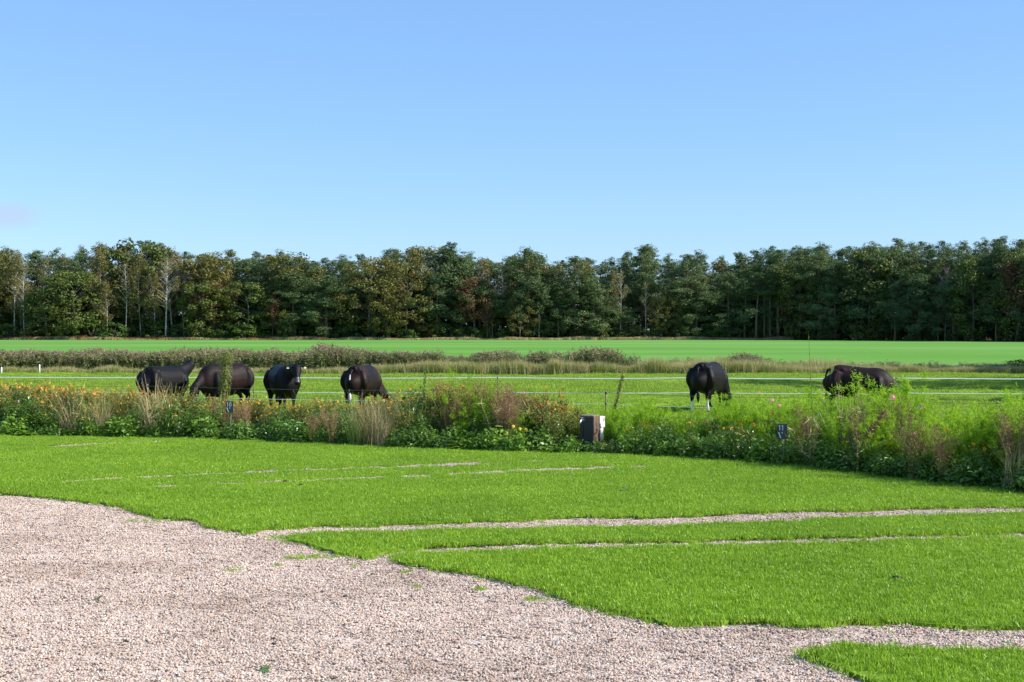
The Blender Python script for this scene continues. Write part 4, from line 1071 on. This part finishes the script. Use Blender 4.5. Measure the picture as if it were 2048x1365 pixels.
# ------------------------------------------------------------------ the flower border
br = np.random.default_rng(19)
def flower(rng, mb, c, nrm, r, petals=7, mp=2, me_=3, droop=.2):
    nrm = Vector(nrm).normalized(); a = nrm.cross(Vector((.3, .2, .9))).normalized(); b = nrm.cross(a); c = Vector(c)
    v = []; 
    ph = rng.uniform(0, 6)
    for k in range(petals):
        t = ph + 6.283 * k / petals; d = a * math.cos(t) + b * math.sin(t); e = a * -math.sin(t) + b * math.cos(t)
        rr = r * rng.uniform(.8, 1.1)
        v += [c + d * r * .15, c + d * rr * .7 + e * r * .36 - nrm * r * droop * .3, c + d * rr - nrm * r * droop, c + d * rr * .7 - e * r * .36 - nrm * r * droop * .3]
    mb.quads([tuple(q) for q in v], 4, mp)
    q = [c + nrm * r * .12 + a * r * .3 * math.cos(t) + b * r * .3 * math.sin(t) for t in np.linspace(0, 6.283, 7)[:-1]]
    mb.add([tuple(z) for z in q] + [tuple(c + nrm * r * .28)], [(0, 1, 6), (1, 2, 6), (2, 3, 6), (3, 4, 6), (4, 5, 6), (5, 0, 6)], me_)
def stems(rng, n, H, spread, r=.004, curve=.3, base=.06):
    S_ = []
    for k in range(n):
        a = rng.uniform(0, 6.283); l = spread * math.sqrt(rng.uniform()); h = H * rng.uniform(.7, 1.05)
        b = rng.uniform(0, base); p0 = np.array([math.cos(a) * b, math.sin(a) * b, -.03])
        p2 = np.array([math.cos(a) * l, math.sin(a) * l, h]); p1 = (p0 + p2) / 2 + np.array([-math.cos(a), -math.sin(a), .4]) * l * curve
        t = np.linspace(0, 1, 5)[:, None]
        S_.append(((1 - t) ** 2 * p0 + 2 * t * (1 - t) * p1 + t * t * p2))
    return S_
def along(S_, rng, n, lo=.1, hi=1.0):
    t = rng.uniform(lo, hi, n) * (len(S_) - 1); i = np.minimum(t.astype(int), len(S_) - 2); f = (t - i)[:, None]
    return S_[i] * (1 - f) + S_[i + 1] * f
def pl_orange(rng, H=.95, nst=16, dense=1.0, brown=.4, nfl=20):
    st, lf, fl = MB(), MB(), MB()
    SS = stems(rng, nst, H, .34)
    for s_ in SS:
        st.tube(s_, [.005, .0045, .004, .003, .002], 3, 0, False)
        n = int(26 * dense); c = along(s_, rng, n, .1, .92); c += rng.normal(0, .035, (n, 3))
        lf.quads(cards(rng, c, rng.normal(size=(n, 3)) + [0, 0, .6], rng.uniform(.05, .10, n), .32), 4, 0)
        for q in range(int(rng.integers(1, 4))):
            tip = s_[-1] + rng.normal(0, .06, 3) * [1, 1, .8]
            st.tube([s_[-2], tip], [.002, .0015], 3, 0, False)
            if rng.uniform() < nfl / 30: flower(rng, fl, tip, rng.normal(0, .6, 3) + [.35, -.45, .6], rng.uniform(.018, .032), 7, 0 if rng.uniform() < .6 else 1, 2)
            elif rng.uniform() < brown: fl.add(IV * .011 + tip, IF, 3)
    return st, lf, fl
def pl_feather(rng, H=1.0, nst=14, per=170):
    st, lf = MB(), MB()
    for s_ in stems(rng, nst, H, .38, curve=.2):
        st.tube(s_, [.005, .0045, .004, .003, .002], 3, 0, False)
        n = per; c = along(s_, rng, n, .15, 1.0)
        nd = 7; k = rng.integers(0, nd, n); off = unit(rng.normal(size=(nd, 3))) * .08 + [0, 0, .03]
        nodes = along(s_, rng, nd, .2, 1.0)
        c = nodes[k] + off[k] * rng.uniform(0, 1, (n, 1)) + rng.normal(0, .020, (n, 3))
        lf.quads(cards(rng, c, rng.normal(size=(n, 3)), rng.uniform(.04, .10, n), .10), 4, 0)
    return st, lf, None
def pl_dry(rng, H=.8, n=90, lean=.75, w=.007):
    b = np.c_[rng.normal(0, .07, n), rng.normal(0, .07, n), np.full(n, -.02)]
    lf = MB(); lf.quads(blades(rng, b, rng.uniform(.55, 1.1, n) * H, w, lean, .3), 5)
    st = MB()
    for s_ in stems(rng, 16, H * 1.05, .35): st.tube(s_, [.004, .0035, .003, .002, .0015], 3, 0, False)
    return st, lf, None
def pl_seed(rng, H=.95, nst=22):
    st, lf, hd = MB(), MB(), MB()
    for s_ in stems(rng, nst, H, .34):
        st.tube(s_, [.004, .0035, .003, .0025, .0015], 3, 0, False)
        n = 16; c = along(s_, rng, n, .55, 1.0); e = c + rng.normal(0, .06, (n, 3)) + [0, 0, .03]
        for i in range(n): st.tube([c[i], e[i]], [.0018, .0012], 3, 0, False)
        hd.quads(cards(rng, np.repeat(e, 3, 0), rng.normal(size=(n * 3, 3)), .022, .7), 4, 3)
        c = along(s_, rng, 9, .05, .6) + rng.normal(0, .04, (9, 3)); lf.quads(cards(rng, c, rng.normal(size=(9, 3)), .08, .25), 4, 0)
    return st, lf, hd
def pl_herb(rng, H=.45, n=380, L=.075, sp=.30):
    st, lf = MB(), MB()
    o = sph(rng, n, 1, .35); o[:, 2] = np.abs(o[:, 2]); c = o * [sp, sp, H]
    for s_ in stems(rng, 9, H * .9, sp * .9): st.tube(s_, [.004, .004, .003, .003, .002], 3, 0, False)
    lf.quads(cards(rng, c, o * .5 + rng.normal(0, .5, (n, 3)) + [0, 0, .7], rng.uniform(.6, 1.3, n) * L, .55), 4, 0)
    return st, lf, None
def pl_dock(rng, n=16, L=.42):
    lf = MB()
    for k in range(n):
        a = rng.uniform(0, 6.283); d = np.array([math.cos(a), math.sin(a), 0]); p = np.array([-d[1], d[0], 0]); l = L * rng.uniform(.6, 1.1); w = l * rng.uniform(.11, .17); up = rng.uniform(.5, 1.3)
        pts = [d * l * t + np.array([0, 0, l * (up * t - .75 * up * t * t)]) for t in (0, .3, .6, .85, 1)]
        ws = [.012, w * .8, w, w * .6, .004]
        v = []
        for q, ww in zip(pts, ws): v += [tuple(q - p * ww), tuple(q - np.array([0, 0, ww * .3])), tuple(q + p * ww)]
        f = [(3 * i + j, 3 * i + j + 1, 3 * i + j + 4, 3 * i + j + 3) for i in range(4) for j in range(2)]
        lf.add(v, f)
    return None, lf, None
FM = [M['petal_orange'], M['petal_yellow'], M['flower_eye'], M['dry_brown']]
def regp(variants, stm, lfm):
    out_ = []
    for st, lf, fl in variants:
        out_.append((st.mesh('stems', [M[stm]]) if st else None, lf.mesh('leaves', [M[lfm]] if isinstance(lfm, str) else lfm), fl.mesh('flowers', FM) if fl is not None and fl.n else None))
    return out_
PL = {
 'orange': regp([pl_orange(br, br.uniform(.9, 1.0), 22, 1.25, .6, 18) for _ in range(6)], 'olive_leaf', 'olive_leaf'),
 'orange_low': regp([pl_orange(br, .6, 12, 1.3, .3, 9) for _ in range(3)], 'olive_leaf', 'herb'),
 'feather': regp([pl_feather(br, br.uniform(.9, 1.05)) for _ in range(6)], 'herb_light', 'feather'),
 'dry': regp([pl_dry(br) for _ in range(4)], 'dry_stem', 'dry_stem'),
 'grass': regp([pl_dry(br, .75, 110, .6, .008) for _ in range(3)], 'straw_green', 'straw_green'),
 'seed': regp([pl_seed(br) for _ in range(4)], 'dry_brown', 'olive_leaf'),
 'herb': regp([pl_herb(br) for _ in range(4)], 'herb', 'herb'),
 'herb_light': regp([pl_herb(br, .42, 340, .085) for _ in range(3)], 'herb_light', 'herb_light'),
 'leafy': regp([pl_herb(br, .8, 620, .07, .30) for _ in range(4)], 'herb', 'herb'),
 'dock': regp([pl_dock(br) for _ in range(3)], 'herb', 'herb_light'),
}
PN = {'orange': ('orange_flower_plant', 'orange-flowered plant', 'flowering plant'), 'orange_low': ('orange_flower_plant', 'low orange-flowered plant', 'flowering plant'),
      'feather': ('cosmos_plant', 'feathery bright green plant', 'plant'), 'dry': ('dry_grass_clump', 'tan dried grass clump', 'grass clump'), 'grass': ('grass_clump', 'tall greenish grass clump', 'grass clump'),
      'seed': ('seedhead_plant', 'brown seedhead plant', 'plant'), 'herb': ('leafy_herb', 'low dark leafy plant', 'plant'), 'herb_light': ('leafy_herb', 'low fresh green plant', 'plant'),
      'leafy': ('leafy_herb', 'bushy dark leafy plant', 'plant'), 'dock': ('dock_plant', 'rosette of long leaves', 'plant')}
BST = [(-900, 70, 'at the far left end'), (70, 230, 'left of the leftmost cow'), (230, 430, 'before the leftmost cow'), (430, 560, 'around the left sign'), (560, 700, 'before the front-on cow'), (700, 880, 'before the white-tailed cow'),
       (880, 1060, 'in mid border'), (1060, 1230, 'around the bollard'), (1230, 1480, 'before the white-socked cow'), (1480, 1640, 'around the right sign'), (1640, 1850, 'before the rightmost cow'), (1850, 1960, 'right of the rightmost cow'), (1960, 4000, 'at the right end')]
BP = {}
def plant(kind, x, y, s, hs=1.0, tilt=0.0, label=None, u=1.0):
    V = PL[kind]; st, lf, fl = V[br.integers(len(V))]; name, ad_, cat = PN[kind]
    o = thing(name, label, cat, (x, y, 0), br.uniform(0, 6.283), 'plants of the flower border'); o.scale = (s, s, s * hs)
    if tilt: o.rotation_euler = (br.normal(0, tilt), br.normal(0, tilt), o.rotation_euler.z)
    if st: link('stems', st, o)
    l_ = link('leaves', lf, o)
    if fl: tag(link('flowers', fl, o), kind='stuff')
    if not label:
        px = px_of(x, y)[0]
        stt = next((q for a, b, q in BST if a <= px < b), 'in the border')
        BP.setdefault((ad_, 'by the lawn' if u < .5 else 'midway back' if u < 1.2 else 'by the fence', stt), []).append((px, y, o))
    return o
# arc length along the front of the border
seg = [0]
for a, b in zip(BF[:-1], BF[1:]): seg.append(seg[-1] + math.dist(a, b))
def bpoint(s_, off):
    x = np.interp(s_, seg, bfx); y = np.interp(s_, seg, bfy)
    x2 = np.interp(s_ + .3, seg, bfx); y2 = np.interp(s_ + .3, seg, bfy)
    t = Vector((x2 - x, y2 - y)).normalized(); nn = Vector((-t.y, t.x))
    return x + nn.x * off, y + nn.y * off
def mixkinds(px, off):
    r = br.uniform()
    if off < .32:
        if px < 420: return 'dock' if r < .35 else 'herb' if r < .6 else 'herb_light' if r < .85 else 'orange_low'
        if px < 700: return 'herb' if r < .45 else 'leafy' if r < .6 else 'herb_light' if r < .75 else 'seed' if r < .83 else 'dock'
        if px < 900: return 'herb' if r < .62 else 'dry' if r < .78 else 'grass'
        if px < 1140: return 'herb_light' if r < .5 else 'herb' if r < .9 else 'dock'
        if px < 1600: return 'herb' if r < .75 else 'orange_low' if r < .88 else 'herb_light'
        return 'herb' if r < .66 else 'dry' if r < .71 else 'seed' if r < .80 else 'orange_low' if r < .9 else 'herb_light'
    if off < 1.0:
        if px < 90: return 'orange' if r < .5 else 'leafy'
        if px < 390: return 'grass' if r < .30 else 'dry' if r < .55 else 'orange' if r < .88 else 'leafy'
        if px < 560: return 'leafy' if r < .45 else 'orange' if r < .85 else 'seed'
        if px < 700: return 'leafy' if r < .35 else 'orange' if r < .7 else 'seed' if r < .85 else 'grass'
        if px < 830: return 'grass' if r < .4 else 'dry' if r < .7 else 'orange'
        if px < 920: return 'leafy' if r < .3 else 'seed' if r < .6 else 'orange' if r < .85 else 'grass'
        if px < 1070: return 'feather' if r < .5 else 'leafy' if r < .7 else 'seed' if r < .9 else 'orange'
        if px < 1165: return 'orange' if r < .5 else 'leafy' if r < .75 else 'feather'
        if px < 1260: return 'feather' if r < .6 else 'leafy'
        if px < 1470: return 'orange_low' if r < .45 else 'leafy' if r < .6 else 'feather'
        if px < 1580: return 'feather' if r < .35 else 'leafy' if r < .65 else 'orange_low'
        if px < 1730: return 'dry' if r < .12 else 'seed' if r < .42 else 'feather' if r < .75 else 'orange_low'
        return 'feather' if r < .86 else 'seed' if r < .90 else 'orange_low'
    if px < 560: return 'orange' if r < .85 else 'grass'
    if px < 840: return 'orange' if r < .72 else 'grass' if r < .88 else 'leafy'
    if px < 1080: return 'seed' if r < .5 else 'orange' if r < .85 else 'feather'
    if px < 1165: return 'orange' if r < .75 else 'seed'
    return 'feather'
TOPY = [(-900, 790), (0, 772), (60, 768), (130, 772), (230, 775), (380, 785), (470, 798), (530, 800), (640, 800), (700, 800), (760, 792), (860, 778), (930, 764), (1010, 770), (1070, 790), (1150, 805), (1165, 832), (1215, 812), (1280, 800),
        (1330, 822), (1400, 818), (1450, 800), (1500, 796), (1560, 800), (1640, 790), (1700, 800), (1760, 770), (1800, 775), (1850, 830), (1920, 822), (1980, 812), (2048, 806), (2600, 800)]
tx, ty = zip(*TOPY)
NAT = {'orange': 1.0, 'orange_low': .62, 'feather': 1.02, 'dry': .78, 'grass': .74, 'seed': 1.0, 'herb': .47, 'herb_light': .44, 'leafy': .82, 'dock': .24}
s0 = 7.5; cnt = 0
for off0, step in ((.05, .27), (.32, .32), (.65, .28), (.95, .26), (1.25, .26), (1.55, .26), (1.85, .26)):
    s_ = s0
    while s_ < seg[-1] - 5.5:
        off = off0 + br.uniform(-.12, .14); x, y = bpoint(s_, off)
        px, _ = px_of(x, y)
        s_ += step * br.uniform(.7, 1.3) * (1 if y > 20 else .85)
        if px < -180 or px > 2260: continue
        kd = mixkinds(px, off)
        hmax = CAMH - (np.interp(px, tx, ty) + 4 - HOR) / F * y
        sc_h = min(1.1, (hmax if kd in ('orange', 'feather', 'seed', 'leafy', 'grass') else hmax * 1.1) / NAT[kd])
        if kd in ('herb', 'herb_light', 'dock', 'orange_low'): sc_h = min(sc_h, 1.0) * br.uniform(.7, 1.1)
        elif kd in ('grass', 'dry'): sc_h *= br.uniform(.7, 1.15)
        elif off < .9: sc_h *= br.uniform(.7, .95)
        else: sc_h *= br.uniform(.9, 1.1)
        if 1148 < px < 1225 and .0 < off < .75 and y < bo.y + .05: 
            if kd != 'dock' and off < .6: sc_h = min(sc_h, .35 / NAT[kd] * .6)
        if math.dist((x, y), (bo.x, bo.y)) < .42 or (1150 < px < 1212 and y < bo.y): continue
        if (435 < px < 485 or 1540 < px < 1590) and off < .7: sc_h = min(sc_h, .40 / NAT[kd])
        plant(kd, x, y, max(.55, min(1.15, sc_h)) * br.uniform(.9, 1.15), sc_h / max(.55, min(1.15, sc_h)), .05, None, off); cnt += 1
print('border plants', cnt)
for (a, r_, st_), L in BP.items():
    L.sort(key=lambda q: q[0])
    for i, (p, y, o) in enumerate(L):
        o['label'] = f'the {a} {r_} {st_}' if len(L) == 1 else f'{ordinal(i)} {a} from left {r_} {st_}' if i else f'leftmost {a} {r_} {st_}'
# ground cover between the plants
source('cover', [pl_herb(br, .22, 150, .07, .2)[1].mesh('cover', [M['herb']]) for _ in range(4)])
n1 = 900; ss = br.uniform(6, seg[-1] - 4, n1); oo = br.uniform(-.05, 2.0, n1)
P = np.array([bpoint(a, b) for a, b in zip(ss, oo)])
scatter('ground_cover', SRC['cover'], np.c_[P, np.zeros(n1)], rz_only(br, n1, .1), uni(br.uniform(.5, 1.2, n1)), 'low dark green weeds filling the floor of the border', 'weeds')

# tall leafy stalks standing above the border
def stalk(label, px0, y0, px1, y1, d, wid, mat='olive_leaf', n=420, taper=.4):
    a = at(px0, y0, d); b = at(px1, y1, d - .05)
    a.z = -.02 if a.z < .6 else a.z
    root = Vector((a.x, a.y, 0)); st, lf = MB(), MB()
    pts = [(0, 0, -.03), tuple((b - root) * .5 + Vector((0.01, 0, .02))), tuple(b - root)]
    st.tube(pts, [.012, .009, .004] if n > 60 else [.006, .004, .002], 5)
    t = br.uniform(0.12, 1, n); p = np.array(pts[0])[None] * (1 - t[:, None]) + np.array(pts[2])[None] * t[:, None]
    r = wid * (1 - taper * t) * br.uniform(.1, 1, n); an = br.uniform(0, 6.28, n)
    c = p + np.c_[np.cos(an) * r, np.sin(an) * r, br.normal(0, .015, n)]
    lf.quads(cards(br, c, np.c_[np.cos(an), np.sin(an), br.normal(.5, .5, n)], br.uniform(.03, .06, n), .35), 4)
    o = thing('tall_stalk', label, 'plant', tuple(root), 0, 'tall stalks above the border')
    st.build('stem', M['olive_leaf'], o); lf.build('leaves', M[mat], o)
stalk('tall leafy column of a plant rising in front of the second cow', 446, 860, 452, 706, 27.3, .085, 'olive_leaf', 3200, -1.0)
stalk('thin dark leafy stalk standing right of the white-tailed cow', 843, 870, 851, 737, 24.5, .045, 'herb', 420, .3)
stalk('slanting leafy stalk leaning right over the bollard', 1212, 850, 1246, 752, 23.9, .06, 'straw_green', 900, .2)
stalk('very tall thin grass stem reaching up against the far field', 1628, 900, 1617, 668, 20.0, .012, 'straw_green', 30, .3)
stalk('upright light green shoot beside the rightmost cow', 1815, 900, 1812, 760, 20.6, .09, 'feather', 700, .0)
stalk('tall reddish bare stalk in the right part of the border', 1716, 960, 1712, 832, 19.2, .02, 'dry_brown', 40, .3)

def straggle(label, px, d, H, n=7, sp=.55):
    p = at(px, 700, d); o = thing('straggly_stalks', label, 'plant', (p.x, p.y, 0), 0, 'straggly stalks in the border')
    st, lf = MB(), MB()
    for s_ in stems(br, n, H, sp, curve=.1):
        st.tube(s_, [.0042, .0036, .003, .0022, .0012], 4, 0, False)
        c = along(s_, br, 7, .3, 1); lf.quads(cards(br, c, br.normal(size=(7, 3)), br.uniform(.12, .30, 7), .06), 4)
    st.build('stalks', M['dry_stem'], o); lf.build('leaves', M['straw'], o)
straggle('straggly tan stalks rising in front of the rightmost cow, left bunch', 1690, 20.4, 1.22)
straggle('straggly tan stalks rising in front of the rightmost cow, right bunch', 1722, 20.2, 1.16)
straggle('two thick orange-tan stalks below the rightmost cow', 1716, 19.9, .82, 3, .15)
straggle('thin tan stalks poking out around the right sign', 1622, 20.2, .80, 6, .4)
straggle('thin pale stalks leaning at the left of the border', 150, 26.4, 1.05, 8, .6)
straggle('thin pale stalks leaning in the middle of the border', 1000, 23.6, .95, 8, .6)
stalk('dark drooping seed mass leaning right under the rightmost cow', 1672, 880, 1770, 822, 19.6, .06, 'dry_brown', 500, .1)
# pink cosmos blooms and other single flowers
def bloom(label, px, py, d, r, mt, name='cosmos_flower', nrm=(.3, -.9, .35)):
    p = at(px, py, d); o = thing(name, label, 'flower', (p.x, p.y, 0), 0, 'single large flowers above the border')
    st = MB(); st.tube([(0.05, .05, 0), (.03, .03, p.z * .6), (0, 0, p.z)], [.004, .003, .002], 4); st.build('stem', M['herb_light'], o)
    mb = MB(); flower(br, mb, (0, 0, p.z), nrm, r, 8, 0, 1, .15)
    mb.build('bloom', [M[mt], M['eye_yellow']], o)
bloom('large magenta cosmos flower in front of the rightmost cow', 1786, 795, 20.3, .046, 'petal_pink')
bloom('magenta cosmos flower right of the rightmost cow above the feathery leaves', 1843, 815, 20.0, .036, 'petal_pink', nrm=(-.2, -.8, .6))
bloom('small pink flower low in the feathery leaves right of the cow', 1830, 868, 19.0, .024, 'petal_pink')
bloom('small dull pink flower farther right in the feathery leaves', 1876, 856, 19.2, .022, 'petal_pink')
bloom('pale pink flower right of the white-socked cow', 1519, 786, 21.5, .026, 'petal_pink', nrm=(.2, -.4, .9))
bloom('pale pink flower lowest of three right of the white-socked cow', 1545, 800, 21.3, .032, 'petal_pink', nrm=(.2, -.6, .7))
bloom('pink flower rightmost of three right of the white-socked cow', 1559, 811, 21.2, .026, 'petal_pink')
bloom('small purple flower in the seedheads left of the bollard', 1048, 786, 24.0, .028, 'petal_pink')
for i, (px, py) in enumerate([(1027, 853), (1040, 858), (1052, 860), (1014, 866)]):
    bloom(['upper left yellow flower of the low group left of the bollard', 'middle yellow flower of the low group left of the bollard', 'right yellow flower of the low group left of the bollard', 'lowest yellow flower of the group left of the bollard'][i], px, py, 23.1, .03, 'petal_yellow', 'yellow_flower')

# ------------------------------------------------------------------ small things on gravel and lawn
def leaf_shape(pts):
    def f(s_, curl=.15):
        mb = MB(); v = [(0, 0, .012 * s_ / .1)] + [(x * s_, y * s_, abs(x * y) * s_ * curl * 3 + (abs(x) * curl * s_)) for x, y in pts]
        n = len(pts); top_ = [(0, i + 1, (i + 1) % n + 1) for i in range(n)]
        mb.add(v, top_); mb.tube([(0, -.3 * s_, .004), (.02 * s_, -.6 * s_, .010), (0, -.95 * s_, .004)], .0022, 4)
        return mb
    return f
MAPLE = [(.05, -.35), (.28, -.42), (.22, -.22), (.62, -.15), (.45, .0), (.72, .28), (.38, .22), (.30, .42), (.18, .35), (0, .78), (-.18, .35), (-.30, .42), (-.38, .22), (-.72, .28), (-.45, 0), (-.62, -.15), (-.22, -.22), (-.28, -.42), (-.05, -.35)]
OVAL = [(.12, -.3), (.25, 0), (.22, .3), (0, .6), (-.22, .3), (-.25, 0), (-.12, -.3)]
mleaf = leaf_shape(MAPLE); oleaf = leaf_shape(OVAL)
GRN = plain('green_leaf', (.10, .15, .05), .5); RED = plain('red_leaf', (.42, .09, .035), .5); BRN = plain('brown_leaf', (.14, .07, .035), .6); DK = plain('dark_clod', (.035, .025, .02), .8)
for fn, px, py, s_, mt, z, lab in [(mleaf, 526, 1345, .085, GRN, .012, 'fallen green maple leaf lying on the gravel at the bottom'), (mleaf, 196, 1201, .075, GRN, .012, 'fallen green leaf lying on the gravel at the left'),
                             (mleaf, 1250, 990, .085, GRN, .065, 'grey-green fallen leaf on the lawn in front of the bollard'), (oleaf, 432, 1060, .06, RED, .012, 'orange-red leaf at the lawn edge on the left gravel'),
                             (oleaf, 1955, 1258, .055, RED, .015, 'bright red leaf at the right lawn edge'), (oleaf, 1834, 1268, .06, RED, .015, 'dark red leaf on the gravel strip at right'), (oleaf, 1525, 1250, .04, RED, .015, 'small orange leaf at the lawn edge right of the corner'),
                             (oleaf, 1718, 1249, .04, RED, .02, 'small orange leaf at the lawn edge near the gravel strip'), (oleaf, 95, 1322, .05, RED, .012, 'reddish leaf low on the left gravel'), (mleaf, 1222, 1284, .06, BRN, .012, 'brown curled leaf on the gravel near the lawn'),
                             (oleaf, 205, 1360, .06, BRN, .012, 'tan curled leaf at the bottom left of the gravel'), (mleaf, 668, 1360, .05, BRN, .012, 'brown leaf at the bottom edge of the gravel'), (oleaf, 1262, 1219, .04, RED, .035, 'small red leaf on the ragged lawn edge')]:
    g_ = gnd(px, py); o = fn(s_).build('fallen_leaf', mt, None, False, (g_.x, g_.y, z)); o.rotation_euler = (br.normal(0, .22), br.normal(0, .22), br.uniform(0, 6.28)); tag(o, lab, 'leaf', 'fallen leaves')
CL = [(570, 972, .03, 'dark clod on the lawn, larger of two', .05), (601, 979, .02, 'dark clod on the lawn, smaller of two', .05), (690, 1195, .016, 'dark lump on the gravel below the lawn corner', 0), (745, 1150, .014, 'small dark lump on the gravel nearest the lawn corner', 0),
      (764, 1236, .016, 'dark lump on the middle gravel', 0), (388, 1051, .02, 'dark clod at the lawn edge on the left', 0), (252, 1286, .018, 'dark lump on the left gravel below the green leaf', 0), (412, 1278, .014, 'small dark lump on the left gravel', 0),
      (466, 1283, .013, 'small dark lump right of another on the left gravel', 0), (548, 1281, .016, 'dark lump above the bottom green leaf', 0), (548, 1290, .014, 'dark crumb just above the bottom green leaf', 0), (172, 1179, .014, 'dark lump left of the green leaf', 0),
      (1793, 1169, .026, 'dark clod in the big right lawn', .05), (690, 1193, .012, 'dark crumb beside the lump below the lawn corner', 0), (990, 1226, .014, 'dark lump on the gravel right of the middle', 0)]
for px, py, s_, lab, z in CL:
    g_ = gnd(px, py); mb = MB(); mb.add(IV * br.uniform(.7, 1.3, (len(IV), 1)) * s_ * [1.3, .9, .55], IF)
    o = mb.build('clod', DK, None, False, (g_.x, g_.y, z + s_ * .4)); tag(o, lab, 'clod', 'dark clods')
g_ = gnd(1207, 908)
plant('dock', g_.x, g_.y, .9, 1.0, 0, 'rosette of bright green strap leaves at the foot of the bollard', 0)
g_ = gnd(1168, 908)
plant('dock', g_.x, g_.y, .5, 1.0, 0, 'small leaf rosette at the left foot of the bollard', 0)
# crumbs of bark, leaf and soil strewn over the gravel
lr = np.random.default_rng(8)
M['litter'] = leaf_mat('litter', [(.03, .02, .015), (.09, .045, .025), (.20, .09, .05)], 0, .8, 5, .1)
P = region(lr, 7.8, 16.5, 14, -60, 2110); P = P[~in_lawn(P, True)]; P = P[lr.uniform(size=len(P)) < .12 + .9 * (vnoise(P[:, 0], P[:, 1], 1.3, 91) > .62)]
E3 = np.array(sum([densify(L, .12, .05, 60 + i) for i, L in enumerate(LAWNS)], [])) + 0
E3 = E3 + lr.normal(0, .06, E3.shape); E3 = E3[(E3[:, 1] < 18) & (E3[:, 1] > 7.5)]; E3 = E3[~in_lawn(E3, True)]
P = np.r_[P, E3]; nl = len(P); mb = MB()
mb.quads(cards(lr, np.c_[P, lr.uniform(.008, .02, nl)], lr.normal(0, .35, (nl, 3)) + [0, 0, 1], lr.uniform(.010, .034, nl), .6), 4)
tag(mb.build('litter', M['litter']), 'dark crumbs of leaf and soil strewn over the gravel', 'litter', kind='stuff')
